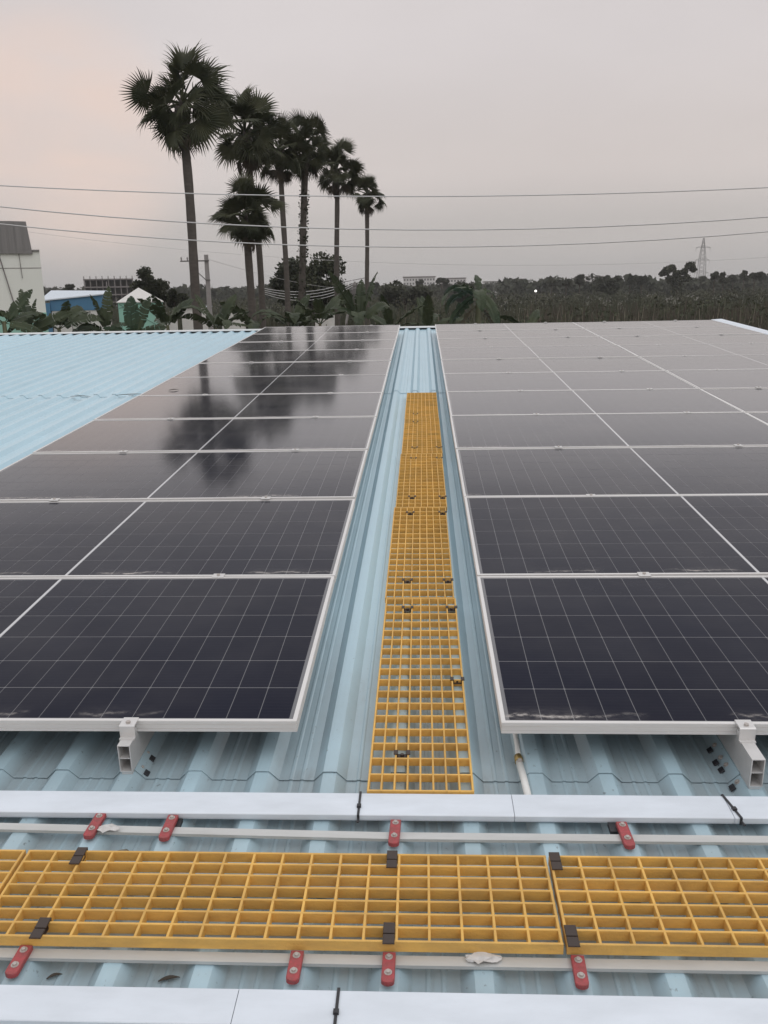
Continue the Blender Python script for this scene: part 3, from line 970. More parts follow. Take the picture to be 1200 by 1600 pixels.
# ================================================================== beyond the roof
# ------------------------------------------------------------------ palms
def fan_mesh(seed, R0=1.05, pet=1.1, nseg=30, spread=118):
    r_ = random.Random(seed)
    m = MB()
    # arching petiole
    pts, rad = [], []
    for i in range(6):
        s = i / 5
        pts.append((pet * s, 0, 0.10 * math.sin(s * 2.2) * pet))
        rad.append(0.045 - 0.025 * s)
    m.tube(pts, rad, 5)
    zc = pts[-1][2]
    vs, fs = [], []
    def pt(r, a, dz):
        x = pet + r * math.cos(a)
        y = r * math.sin(a)
        return (x, y, zc - 0.16 * (r / R0) ** 2 + dz + 0.22 * abs(math.sin(a)) * r * 0.6)
    for k in range(nseg):
        a0 = R(-spread + 2 * spread * k / nseg)
        a2 = R(-spread + 2 * spread * (k + 1) / nseg)
        a1 = (a0 + a2) / 2
        Rk = R0 * (0.80 + 0.20 * math.cos(a1 * 0.75)) * r_.uniform(0.88, 1.06)
        ri = Rk * r_.uniform(0.52, 0.62)
        b = len(vs)
        tipdz = -r_.uniform(0.04, 0.30)
        at_ = a1 + r_.uniform(-0.03, 0.03)
        vs += [pt(0.04, a0, 0), pt(0.04, a1, 0), pt(0.04, a2, 0),
               pt(ri, a0, -0.012), pt(ri, a1, 0.025), pt(ri, a2, -0.012),
               pt(Rk * 0.84, at_ - 0.018, tipdz * 0.4), pt(Rk * 0.84, at_ + 0.018, tipdz * 0.4), pt(Rk, at_, tipdz)]
        fs += [(b, b + 3, b + 4, b + 1), (b + 1, b + 4, b + 5, b + 2), (b + 3, b + 6, b + 4), (b + 4, b + 7, b + 5), (b + 4, b + 6, b + 8, b + 7)]
    m.add(vs, fs)
    return m.mesh('frond')
fan_ms = [fan_mesh(11 + i, (1.05, 0.95, 1.1, 0.95, 1.0, 0.9)[i], (1.0, 0.6, 0.85, 1.2, 0.45, 0.95)[i], 28, (108, 98, 116, 100, 95, 90)[i]) for i in range(6)]
for f_ in fan_ms:
    f_.materials.append(M_frond)
dead_ms = [fan_mesh(31 + i, 0.85, 0.7, 20, 60) for i in range(2)]
for f_ in dead_ms:
    f_.materials.append(M_dead)

def palm(label, base, top, trunk_w, crown_r, nfr, seed, bend=0.3, dead=4, dirs=None, climber=False):
    """base, top: world points; fronds fan out from the trunk head"""
    r_ = random.Random(seed)
    t = thing('palmyra_palm', label, 'palm tree', base, 0, 'row of palmyra palms')
    h = top - base
    n = 22
    pts, rads = [], []
    side = Vector((1, 0.2, 0))
    for i in range(n + 1):
        s = i / n
        p = h * s + side * bend * math.sin(math.pi * s) + side * 0.03 * math.sin(s * 9 + seed)
        pts.append(p)
        wv = trunk_w * (1.0 + 0.35 * math.exp(-s * 7) - 0.14 * s) / 2
        rads.append(wv * (1 + r_.uniform(-.05, .05)))
    # leaf-scar swelling under the head
    rads[-1] *= 1.15
    rads[-2] *= 1.12
    obj('trunk', MB().tube(pts, rads, 12).mesh('trunk', True), M_trunk, t)
    # boss of old leaf bases
    sc_m = MB()
    for k in range(26):
        a = k * 2.4
        z = 0.35 - 0.045 * k
        b_ = Vector((math.cos(a), math.sin(a), 0))
        p0 = h + b_ * rads[-1] * 0.9 + Vector((0, 0, z - 0.25))
        p1 = p0 + b_ * 0.16 + Vector((0, 0, 0.22))
        sc_m.tube([p0, (p0 + p1) / 2 + b_ * 0.03, p1], [0.09, 0.07, 0.03], 5)
    obj('leaf_bases', sc_m, M_trunk, t)
    sc = crown_r / 2.15
    fr = []
    if dirs:
        fr += dirs
    for k in range(nfr):
        s = (k + 0.5) / nfr
        el = R(84 - 142 * s ** 0.9 + r_.uniform(-14, 14))
        az = k * 2.39996 + r_.uniform(-.25, .25) + seed
        fr.append((az, el, r_.uniform(-1.2, 1.2), r_.uniform(0.78, 1.12)))
    head = h + Vector((0, 0, 0.1))
    for i, (az, el, ro, s2) in enumerate(fr):
        o = obj('frond', fan_ms[(i * 5 + seed) % 6], None, t, head)
        o.rotation_euler = (Matrix.Rotation(az, 3, 'Z') @ Matrix.Rotation(-el, 3, 'Y') @ Matrix.Rotation(ro, 3, 'X')).to_euler()
        o.scale = (sc * s2,) * 3
    for k in range(dead):
        o = obj('dead_frond', dead_ms[k % 2], None, t, h - Vector((0, 0, 0.25)))
        az = k * 2.1 + seed * 1.7
        el = R(r_.uniform(-80, -58))
        o.rotation_euler = (Matrix.Rotation(az, 3, 'Z') @ Matrix.Rotation(-el, 3, 'Y') @ Matrix.Rotation(r_.uniform(-1, 1), 3, 'X')).to_euler()
        o.scale = (sc,) * 3
    if climber:
        m = MB()
        for k in range(900):
            s = r_.random() ** 1.2 * 0.86
            p = pts[min(n, int(s * n))].lerp(pts[min(n, int(s * n) + 1)], s * n % 1)
            a = r_.uniform(0, 6.283)
            rr = trunk_w * 0.5 + r_.uniform(0.0, 0.26) * (1.1 - s)
            c_ = p + Vector((math.cos(a) * rr, math.sin(a) * rr, r_.uniform(-.1, .1)))
            d1 = Vector((r_.uniform(-1, 1), r_.uniform(-1, 1), r_.uniform(-1, 1))).normalized() * 0.09
            d2 = Vector((r_.uniform(-1, 1), r_.uniform(-1, 1), r_.uniform(-1, 1))).normalized() * 0.06
            m.add([c_ - d1, c_ + d2, c_ + d1, c_ - d2], [(0, 1, 2, 3)])
        o = obj('climber', m, M_tree, t)
        o['kind'] = 'stuff'
    return t

def gp(px, Y):
    p = at(px, 500, Y)
    p.z = GZ
    return p
# directions toward +x are right in the picture; az 0 = right, pi = left, -pi/2 = towards us
d1 = [(2.5, R(76), 0.5, 1.1), (0.5, R(74), 0.5, 1.1), (1.4, R(88), 1.4, 1.1), (3.1, R(52), 1.1, 0.8), (3.25, R(14), 1.25, 1.0), (2.8, R(6), 0.9, 0.85),
      (3.4, R(-24), 1.2, 0.95), (0.0, R(40), 1.1, 1.05), (0.25, R(26), -1.0, 1.0), (-0.1, R(4), 1.2, 1.0), (0.15, R(-22), 1.0, 1.0), (-0.25, R(-44), 1.2, 1.05),
      (-1.6, R(-58), 0.1, 0.75), (2.7, R(-52), 1.0, 0.85)]
palm('tallest palmyra palm, leftmost of the row, with thick leaning bare trunk', gp(310, 38), at(284, 166, 38), 0.41, 2.5, 13, 1, 0.02, 3, d1)
palm('second tallest palm, its crown tucked behind the leftmost palm', gp(408, 46), at(383, 212, 46), 0.34, 2.65, 29, 2, 0.25, 4)
palm('short stout palm with low round crown in front of the row', gp(393, 43), at(386, 342, 43), 0.40, 2.0, 36, 3, 0.0, 2)
palm('slim straight palm third along, crown half hidden by its neighbour', gp(447, 56), at(437, 238, 56), 0.36, 2.45, 25, 4, 0.1, 4)
palm('palm with ivy-clad thick trunk in the middle of the row', gp(458, 58), at(476, 235, 58), 0.48, 2.5, 29, 5, 0.15, 4, None, True)
palm('palm second from the right of the row, straight pale trunk', gp(524, 66), at(526, 268, 66), 0.40, 2.4, 27, 6, 0.02, 3)
palm('smallest slender palm at the right end of the row', gp(575, 80), at(574, 305, 80), 0.42, 2.25, 26, 8, -0.1, 3)

# ------------------------------------------------------------------ broadleaf trees
def leaf_cloud(pts, size, rngl, aspect=0.6):
    """one small quad per point, random facing"""
    n = len(pts)
    a = rngl.normal(size=(n, 3))
    a /= np.linalg.norm(a, axis=1)[:, None]
    b = rngl.normal(size=(n, 3))
    b -= (b * a).sum(1)[:, None] * a
    b /= np.linalg.norm(b, axis=1)[:, None]
    s = (np.asarray(size) * rngl.uniform(0.6, 1.3, n))[:, None]
    v = np.empty((n, 4, 3))
    v[:, 0] = pts - a * s
    v[:, 1] = pts + b * s * aspect
    v[:, 2] = pts + a * s
    v[:, 3] = pts - b * s * aspect
    return v.reshape(-1, 3)
def quads_mesh(name, v, mt):
    n = len(v) // 4
    m = bpy.data.meshes.new(name)
    m.vertices.add(len(v))
    m.vertices.foreach_set('co', np.ascontiguousarray(v, dtype=np.float32).ravel())
    m.loops.add(n * 4)
    m.loops.foreach_set('vertex_index', np.arange(n * 4, dtype=np.int32))
    m.polygons.add(n)
    m.polygons.foreach_set('loop_start', np.arange(0, n * 4, 4, dtype=np.int32))
    m.polygons.foreach_set('loop_total', np.full(n, 4, dtype=np.int32))
    m.update()
    m.validate()
    m.materials.append(mt)
    return m
def tree(label, base, height, rx, rz, seed, nl=4500, leaf=0.14, mt=None, name='broadleaf_tree', clumps=26, group='trees beyond the roof', lobes=None, trunk_r=0.22):
    rl = np.random.default_rng(seed)
    t = thing(name, label, 'tree', base, 0, group)
    cz = height - rz
    cs = []
    for k in range(clumps):
        d = rl.normal(size=3)
        d /= np.linalg.norm(d)
        rr = rl.uniform(0.35, 0.9)
        cs.append((d[0] * rx * rr, d[1] * rx * rr, cz + d[2] * rz * rr, rl.uniform(0.22, 0.42)))
    if lobes:
        cs = [(lx, ly, lz, lr) for lx, ly, lz, lr in lobes for _ in range(3)]
    m = MB()
    m.tube([(0, 0, 0), (0.05, 0, cz * 0.4), (0, 0.05, cz * 0.75), (0.0, 0, cz)], [trunk_r * 1.2, trunk_r * .9, trunk_r * .7, trunk_r * .4], 8)
    for (x, y, z, r) in cs[::2]:
        m.tube([(0, 0, cz * 0.6), (x * .5, y * .5, (cz * 0.6 + z) / 2 + 0.2), (x, y, z)], [trunk_r * .45, trunk_r * .28, trunk_r * .1], 5)
    obj('trunk', m, M_bark, t)
    P = []
    per = nl // len(cs)
    for (x, y, z, r) in cs:
        q = rl.normal(size=(per, 3))
        q /= np.linalg.norm(q, axis=1)[:, None]
        q *= (rl.uniform(0.35, 1.0, per) ** 0.5)[:, None]
        q += rl.normal(size=(per, 3)) * 0.12
        sc = r * (rx + rz) / 2 * (1 if not lobes else 2 / (rx + rz))
        P.append(np.array([x, y, z]) + q * sc * np.array([1, 1, 0.8]))
    o = obj('crown', quads_mesh('crown', leaf_cloud(np.concatenate(P), leaf, rl), mt or M_tree), None, t)
    return t
def tree_at(label, px, ptop, Y, wpx, hpx, seed, **kw):
    top = at(px, ptop, Y)
    b = top.copy()
    b.z = GZ
    k = Y / FPX
    tree(label, b, top.z - GZ, wpx / 2 * k, hpx / 2 * k, seed, **kw)
tree_at('broad dark round-headed tree behind the middle palms', 487, 400, 112, 124, 84, 41, nl=9000, leaf=0.26, clumps=34)
tree_at('rounded dark tree between construction frame and mint green building', 232, 418, 105, 56, 56, 42, nl=5000, leaf=0.20, clumps=24)
tree_at('small round tree right of the mint green building', 272, 448, 110, 36, 34, 43, nl=2500, leaf=0.2, clumps=14)
tree_at('low round tree on the field edge right of the palms', 632, 440, 190, 80, 44, 44, nl=3500, leaf=0.4, mt=M_tree2)
tree_at('small domed tree in front of the distant white blocks', 727, 440, 210, 40, 30, 45, nl=2200, leaf=0.4, mt=M_tree2)
tree_at('light green rounded tree on the horizon right of centre', 952, 428, 330, 42, 34, 46, nl=2200, leaf=0.6, mt=M_tree2)
tree_at('umbrella-shaped twin-topped tree left of the transmission tower', 1060, 421, 360, 52, 44, 47, nl=3000, leaf=0.55, mt=M_tree,
        lobes=[(-4.6, 0, 10.8, 1.9), (-2.6, 0.5, 11.8, 1.7), (-0.4, 0, 9.6, 1.7), (2.2, 0, 10.4, 1.5), (4.6, 0.3, 12.6, 2.0), (5.8, 0, 11.2, 1.2), (-6.2, 0, 9.8, 1.1), (-3, 0, 7.6, 1.9), (0, 0, 7.2, 2.0), (3, 0, 8.0, 1.7), (0, 0, 5.2, 2.4)], trunk_r=0.35)
tree_at('far tree on the skyline above the blue shed', 107, 441, 260, 16, 20, 48, nl=900, leaf=0.5, mt=M_tree2, clumps=9)

rh = random.Random(5)
ordh = ['first', 'second', 'third', 'fourth', 'fifth', 'sixth', 'seventh', 'eighth', 'ninth', 'tenth', 'eleventh', 'twelfth', 'thirteenth', 'fourteenth', 'fifteenth', 'last']
for i, px in enumerate((585, 655, 690, 862, 885, 906, 985, 1003, 1019, 1103, 1117, 1131, 1146, 1163, 1180, 1194)):
    yy = 439 - 0.021 * (px - 900)
    tree_at(ordh[i] + ' small round tree top from the left along the horizon right of the palms', px, yy - rh.uniform(5, 10), rh.uniform(360, 480), rh.uniform(12, 22), rh.uniform(12, 16), 200 + i, nl=900, leaf=0.75, mt=M_tree2, clumps=7, name='horizon_tree', group='tree tops along the horizon')

# ------------------------------------------------------------------ banana plants just past the ridge
def banana_leaf_mesh(seed, Lb=1.7, wb=0.30, droop=0.9, torn=0.35):
    r_ = random.Random(seed)
    m = MB()
    n = 16
    pts = []
    x = z = 0.0
    for i in range(n + 1):
        s = i / n
        a = -droop * s ** 1.6 * 1.5
        if i:
            x += Lb / n * math.cos(a)
            z += Lb / n * math.sin(a)
        pts.append((x, 0, z))
    m.tube([(p[0], 0, p[2] - 0.008) for p in pts], [0.022 - 0.017 * i / n for i in range(n + 1)], 5)
    for side in (-1, 1):
        i = 2
        while i < n:
            step = 1 if r_.random() < torn else 2
            j = min(n, i + step)
            def w_(k):
                s = (k - 2) / (n - 2)
                return wb * (math.sin(math.pi * min(1, 0.12 + 0.88 * s) ** 0.8) ** 0.55 if s < 0.999 else 0.05) * r_.uniform(0.86, 1.06)
            gap = 0.012 if r_.random() < torn * 1.6 else 0
            w0, w1 = w_(i), w_(j)
            dz0, dz1 = r_.uniform(-.5, 0.28), r_.uniform(-.5, 0.28)
            p0, p1 = Vector(pts[i]), Vector(pts[j])
            e = (p1 - p0).normalized()
            q0 = p0 + e * gap
            a_ = q0 + Vector((0.10 * w0, side * w0 * 0.55, w0 * 0.16))
            b_ = p1 + Vector((0.10 * w1, side * w1 * 0.55, w1 * 0.16))
            c_ = p1 - e * gap * 2 + Vector((0.25 * w1, side * w1, dz1 * w1))
            d_ = q0 + e * gap + Vector((0.25 * w0, side * w0, dz0 * w0))
            m.add([q0, p1, b_, a_, c_, d_], [(0, 1, 2, 3), (3, 2, 4, 5)] if side > 0 else [(3, 2, 1, 0), (5, 4, 2, 3)])
            i = j
    return m.mesh('leaf')
ban_ms = [banana_leaf_mesh(60 + i, 1.9 + 0.15 * (i % 3), 0.27 + 0.02 * (i % 2), (0.25, 0.6, 1.0, 1.35, 0.1)[i % 5], 0.3 + 0.1 * (i % 3)) for i in range(6)]
for b_ in ban_ms:
    b_.materials.append(M_banana)
ban_dry = banana_leaf_mesh(80, 1.6, 0.16, 1.3, 0.8)
ban_dry.materials.append(M_bananadry)
def banana(label, px, ptop, Y, seed, leaves=None, n=7, sc=1.0):
    """ptop: picture height of the stem's head; leaves: (azimuth, elevation, roll, mesh, scale)"""
    r_ = random.Random(seed)
    hd = at(px, ptop, Y)
    b = hd.copy()
    b.z = GZ
    t = thing('banana_plant', label, 'banana plant', b, 0, 'banana plants beyond the ridge')
    h = hd.z - GZ
    obj('stem', MB().tube([(0, 0, 0), (0.03, 0, h * .4), (0.0, 0.02, h * .8), (0, 0, h)], [0.14, 0.12, 0.09, 0.05], 9).mesh('stem', True), M_stemb, t)
    lv = list(leaves or [])
    for k in range(n):
        lv.append((k * 2.4 + seed, R(r_.uniform(10, 75)), r_.uniform(-.5, .5), r_.randrange(6), r_.uniform(.8, 1.1)))
    for (az, el, ro, mi, s_) in lv:
        o = obj('leaf', ban_ms[mi], None, t, (0, 0, h - 0.05))
        o.rotation_euler = (Matrix.Rotation(az, 3, 'Z') @ Matrix.Rotation(-el, 3, 'Y') @ Matrix.Rotation(ro, 3, 'X')).to_euler()
        o.scale = (s_ * sc,) * 3
    for k in range(2):
        o = obj('dry_leaf', ban_dry, None, t, (0, 0, h - 0.3))
        o.rotation_euler = (Matrix.Rotation(seed + 3 * k, 3, 'Z') @ Matrix.Rotation(R(40), 3, 'Y')).to_euler()
    return t
PI = math.pi
banana('banana plant at the left edge with one raised leaf before the white building', 6, 502, 24, 1, [(0.5, R(48), 1.3, 4, .75), (0.1, R(-8), .9, 1, .7), (PI, R(20), .5, 1, .9), (PI + .4, R(-10), .8, 2, .9)], 2, .8)
banana('banana plant with a long low leaf before the mint green wall base', 45, 515, 25, 2, [(0.15, R(26), 1.2, 0, .85), (0.3, R(75), .8, 4, .55), (PI, R(45), 1.0, 1, .7)], 2, .85)
banana('banana plant with a broken folded leaf in front of the blue shed', 92, 512, 26, 3, [(0.3, R(50), 1.2, 3, .9), (0.1, R(30), 1.0, 2, .8), (PI + .3, R(40), 1.1, 1, .7)], 2, .85)
banana('banana plant with upright leaves just right of the blue shed', 165, 516, 27, 4, [(0.4, R(82), 1.3, 4, .85), (2.6, R(75), 1.3, 0, .8), (0.0, R(35), .9, 2, .5), (PI, R(30), 1.0, 3, .7)], 1, .8)
banana('banana plant with a crossed pair of leaves before the mint green building', 208, 524, 24, 5, [(0.3, R(64), 1.5, 4, .85), (2.0, R(72), 1.5, 0, .7), (PI, R(30), 1.1, 1, .6), (.1, R(20), 1.4, 1, .7)], 1, .7)
banana('banana plant right of the mint green building, low ragged leaves', 262, 508, 30, 6, [(0.2, R(55), 1.1, 1, .8), (PI, R(60), 1.0, 1, .8)], 4, .85)
banana('banana plant at the foot of the concrete pole', 338, 512, 31, 7, [(0.3, R(60), 1.2, 0, .9), (PI, R(40), 1.0, 2, .8)], 4, .85)
banana('banana plant below the short stout palm', 398, 511, 33, 8, [(PI, R(50), 1.1, 1, .9)], 5, .9)
banana('banana plant below the middle palms', 452, 510, 34, 9, [(0.3, R(58), 1.2, 0, .9)], 5, .9)
banana('banana plant left of the sagging wires, leaves hanging', 500, 505, 33, 10, [(0.1, R(60), 1.1, 2, .9)], 5, .95)
banana('tall banana plant with one long leaf leaning left beside the twin poles', 562, 500, 30, 11, [(2.7, R(58), 1.2, 4, 1.05), (1.2, R(84), .3, 0, .8), (0.3, R(40), 1.0, 2, .8)], 3, .95)
banana('low banana plant right of the twin poles', 612, 512, 36, 12, None, 6, .9)
banana('large dark banana plant standing up alone above the ridge, right of centre', 747, 455, 22, 13, [(PI, R(30), .5, 3, .62), (PI - .5, R(10), .3, 3, .6), (PI + .5, R(20), .4, 2, .62), (-1.6, R(20), .1, 3, .6), (-1.2, R(-10), .2, 2, .6), (0.1, R(25), .5, 3, .3), (0, R(-40), .9, 2, .55), (PI, R(-35), .8, 1, .6), (1.4, R(60), .5, 1, .35)], 0, 1.0)
banana('low banana plant between the lone banana and the reeds', 822, 518, 36, 21, [(0.5, R(55), 1.1, 1, .8), (2.6, R(50), 1.0, 2, .8), (PI, R(25), .8, 3, .7), (0, R(30), .9, 3, .7)], 0, .85)
banana('low banana plant behind the middle gap of the arrays', 668, 514, 40, 15, None, 6, .9)

# ------------------------------------------------------------------ buildings on the left
M_cream = mat('cream_wall', (0.84, 0.86, 0.80), 0.8, noise=((0.5, 0.5, 0.25), 0.3), col2=(0.74, 0.76, 0.70))
M_mint = mat('mint_wall', (0.30, 0.56, 0.46), 0.8, noise=((0.6, 0.6, 0.3), 0.4), col2=(0.36, 0.58, 0.50))
M_greybox = mat('grey_cladding', (0.25, 0.24, 0.235), 0.7, noise=((6, 6, 0.3), 0.4), col2=(0.14, 0.14, 0.135))
M_blue = mat('blue_cladding', (0.075, 0.20, 0.34), 0.6, noise=((3, 3, 0.3), 0.3), col2=(0.06, 0.16, 0.28))
M_paleroof = mat('pale_roof', (0.60, 0.66, 0.72), 0.5)
M_offwhite = mat('offwhite_wall', (0.72, 0.70, 0.67), 0.85, noise=((0.8, 0.8, 0.8), 0.4), col2=(0.48, 0.46, 0.43))
M_conc = mat('raw_concrete', (0.24, 0.22, 0.215), 0.9, noise=((0.3, 0.3, 0.3), 0.5), col2=(0.16, 0.148, 0.14))
M_dark = mat('dark_masonry', (0.07, 0.065, 0.062), 0.9)

p = at(68, 450, 55)
k = 55 / FPX
zt = at(30, 393, 55).z - GZ
t = thing('cream_building', 'tall cream building with mint green base at the left edge', 'building', (p.x, p.y, GZ), R(24))
obj('wall', MB().box(-12, 0, 0, 9, at(30, 489, 55).z - GZ, zt), M_cream, t)
obj('base_band', MB().box(-12.02, 0.02, -0.02, 9.02, 0, at(30, 489, 55).z - GZ), M_mint, t)
b0 = MB().box(-12.1, 0.0, -0.10, 8.6, zt, zt + 0.08)
obj('roof', b0, M_greybox, t)
m = MB()
x1 = -0.43
m.add([(-12, -0.14, zt - 0.05), (x1 + .02, -0.14, zt - 0.16), (x1 - 0.16, -0.14, zt + 1.72), (-1.5, -0.14, zt + 1.74), (-12, -0.14, zt + 1.74),
       (-12, 5, zt - 0.05), (x1 + .02, 5, zt - 0.16), (x1 - 0.16, 5, zt + 1.72), (-1.5, 5, zt + 1.74), (-12, 5, zt + 1.74)],
      [(0, 1, 2, 3, 4), (9, 8, 7, 6, 5), (1, 6, 7, 2), (2, 7, 8, 3), (3, 8, 9, 4), (0, 5, 6, 1)])
gb = obj('rooftop_screen', m, M_greybox, t)
for i in range(18):
    obj('cladding_rib', MB().box(-0.9 - i * 0.42, -0.86 - i * 0.42, -0.165, -0.138, zt - 0.03, zt + 1.64), M_greybox, gb)
obj('downpipe', MB().tube([(-2.35, -0.06, zt - 0.1), (-2.0, -0.08, zt - 2.0), (-1.6, -0.06, zt - 4.2)], 0.035, 6), M_conc, t)
obj('wall_joint', MB().box(-12, 0.012, -0.012, 0.0, zt - 1.02, zt - 0.98), M_conc, t)
obj('downpipe', MB().tube([(-1.2, -0.05, zt - 0.1), (-1.15, -0.05, zt - 1.6)], 0.02, 6), M_conc, t)

# blue shed
p = at(80, 490, 80)
pr = at(158, 490, 80)
w = pr.x - p.x
t = thing('blue_shed', 'blue clad shed with pale sloping roof beside the cream building', 'shed', (p.x, p.y, GZ), R(14))
z0, z1, z2 = at(80, 486, 80).z - GZ, at(80, 470, 80).z - GZ, at(158, 461, 80).z - GZ
m = MB().add([(0, 0, z0), (w, 0, z0), (w, 0, z2), (0, 0, z1), (0, 7, z0), (w, 7, z0), (w, 7, z2 + .25), (0, 7, z1 + .75)],
             [(0, 1, 2, 3), (7, 6, 5, 4), (1, 5, 6, 2), (0, 3, 7, 4)])
obj('cladding', m, M_blue, t)
m = MB().add([(-.9, -.15, z1 - .04), (w + .15, -.15, z2 + .02), (w + .15, 7.2, z2 + .30), (-.9, 7.2, z1 + .85), (-.9, -.15, z1 + .06), (w + .15, -.15, z2 + .12), (w + .15, 7.2, z2 + .4), (-.9, 7.2, z1 + .95)],
             [(0, 3, 2, 1), (4, 5, 6, 7), (0, 1, 5, 4), (1, 2, 6, 5), (2, 3, 7, 6), (3, 0, 4, 7)])
obj('roof', m, M_paleroof, t)
obj('lower_wall', MB().box(0.06, w - .06, 0.06, 6.9, 0, z0 - 0.003), M_offwhite, t)
obj('side_annex', MB().box(-.75, -0.01, -.3, 4, 0, z1 - .2), M_blue, t)

# white block wall with grid beneath the folded banana leaf
p = at(112, 500, 60)
t = thing('grid_gate', 'white gridded gate panel behind the folded banana leaf', 'gate', (p.x, p.y, GZ))
zt2 = at(112, 487, 60).z - GZ
obj('panel', MB().box(0, 1.35, 0.03, 0.08, 0, zt2), M_offwhite, t)
for i in range(5):
    obj('grid_bar', MB().box(-.02, 1.37, -0.01, 0.028, zt2 - 0.05 - i * 0.28, zt2 - 0.02 - i * 0.28), M_conc, t)
for i in range(5):
    obj('grid_bar', MB().box(i * 0.33, i * 0.33 + 0.03, -0.04, -0.012, 0, zt2 + 0.02), M_conc, t)

# mint green building with white hipped roof
Y = 72
pl, prr, ap = at(184, 472, Y), at(251, 472, Y), at(214, 455, Y)
w = prr.x - pl.x
t = thing('mint_building', 'small mint green building with white hipped roof', 'building', (pl.x, pl.y, GZ), R(17))
ze, za = pl.z - GZ, ap.z - GZ
obj('wall', MB().box(0, w, 0, w, 0, ze - 0.01), M_mint, t)
m = MB().add([(-.1, -.12, ze), (w + .1, -.12, ze), (w + .1, w + .12, ze), (-.1, w + .12, ze), (w * .48, w * .5, za + .3), (-.1, -.12, ze - .07), (w + .1, -.12, ze - .07), (w + .1, w + .12, ze - .07), (-.1, w + .12, ze - .07)],
             [(0, 1, 4), (1, 2, 4), (2, 3, 4), (3, 0, 4), (5, 6, 1, 0), (6, 7, 2, 1), (7, 8, 3, 2), (8, 5, 0, 3), (5, 8, 7, 6)])
obj('roof', m, M_offwhite, t)
for (xa, za_, xb, zb_) in ((0.1, ze - .2, w - .1, ze - 2.2), (w * .55, ze - .15, w * .95, ze - 1.7), (0.05, ze - .5, w * .6, ze - .1)):
    obj('cable', MB().tube([(xa, -0.03, za_), (xb, -0.03, zb_)], 0.016, 5), M_dark, t)

# concrete frame under construction
Y = 300
a, b = at(131, 436, Y), at(203, 436, Y)
w = b.x - a.x
t = thing('concrete_frame_building', 'unfinished grey concrete frame building on the skyline', 'building', (a.x, a.y, GZ), R(19))
H = a.z - GZ
nf = 5
for i in range(nf):
    z = H - 0.4 - i * 2.55
    if z < 0.5:
        break
    obj('floor_slab', MB().box(-.3, w + .3, -.3, 9, z, z + 0.4), M_conc, t)
    for j in range(9):
        x = w * j / 8
        obj('column', MB().box(x - .16, x + .16, 0.05, 0.4, z - 2.14, z - 0.003), M_conc, t)
    obj('back_wall', MB().box(0.1, w - .1, 4, 4.3, z - 2.14, z - 0.003), M_dark, t)
for j in range(9):
    x = w * j / 8
    obj('column_stub', MB().box(x - .14, x + .14, 0.1, 0.4, H + 0.003, H + 0.9), M_conc, t)

# leaning thin pole before the frame
a, b = at(166, 440, 90), at(176, 505, 88)
b.z = GZ
t = tag(obj('thin_pole', MB().tube([b - b, (a - b) * 0.5 + Vector((.02, 0, 0)), a - b], [0.07, 0.06, 0.045], 8), M_conc, None, b), 'thin leaning pole in front of the concrete frame building', 'pole')

# small white sheds and walls glimpsed through the banana leaves
def hut(label, x0, x1, y0, Y, name='low_wall', roof=False):
    a, b = at(x0, y0, Y), at(x1, y0, Y)
    t = thing(name, label, 'shed' if roof else 'wall', (a.x, a.y, GZ))
    w = b.x - a.x
    h = a.z - GZ
    obj('wall', MB().box(0, w, 0, 0.25 if not roof else 3, 0, h), M_offwhite, t)
    if roof:
        obj('roof', MB().box(-.2, w + .2, -.2, 3.2, h + .003, h + .12), M_paleroof, t)
    else:
        obj('coping', MB().box(-.05, w + .05, -.05, .3, h + .003, h + .07), M_conc, t)
hut('small white shed behind the trunk of the tallest palm', 283, 318, 481, 95, 'small_shed', True)
hut('pale wall stretch between the concrete pole and the short palm', 346, 382, 489, 90)
hut('pale wall glimpsed between the middle palms', 492, 524, 490, 95)
hut('low whitish wall behind the left banana plants', 256, 276, 500, 85)

# ------------------------------------------------------------------ power poles and wires
M_pole = mat('cement_pole', (0.34, 0.32, 0.31), 0.85, noise=((2, 2, 3), 0.4), col2=(0.25, 0.235, 0.23))
M_steel = mat('weathered_steel', (0.16, 0.15, 0.145), 0.6, 0.3)
M_fsteel = mat('galvanised_lattice', (0.38, 0.37, 0.365), 0.6)
M_wire = mat('aluminium_conductor', (0.62, 0.61, 0.60), 0.5, 0.3)
Y = 58
a = at(322, 398, Y)
t = thing('utility_pole', 'concrete utility pole with steel crossarms right of the tallest palm', 'utility pole', (a.x, a.y, GZ))
H = a.z - GZ
m = MB().add([(sx * w_, sy * w_ * .8, z) for z, w_ in ((0, .17), (H, .115)) for sx, sy in ((-1, -1), (1, -1), (1, 1), (-1, 1))],
             [(0, 3, 2, 1), (4, 5, 6, 7)] + [(i, (i + 1) % 4, (i + 1) % 4 + 4, i + 4) for i in range(4)])
obj('post', m, M_pole, t)
k = Y / FPX
obj('crossarm', MB().box(-1.68, 0.2, -.17, -.11, H - .42, H - .34), M_steel, t)
obj('crossarm', MB().box(-.1, 0.2, -.17, -.11, H - 1.62, H - 1.55), M_steel, t)
obj('brace', MB().tube([(-.74, -.14, H - .95), (-.08, -.14, H - 1.58)], .032, 5), M_steel, t)
for x in (-1.6, -1.2, -.55):
    i_ = MB().tube([(x, -.14, H - .34), (x, -.14, H - .24), (x, -.14, H - .2), (x, -.14, H - .12)], [.03, .05, .06, .03], 8)
    obj('insulator', i_, M_pole, t)

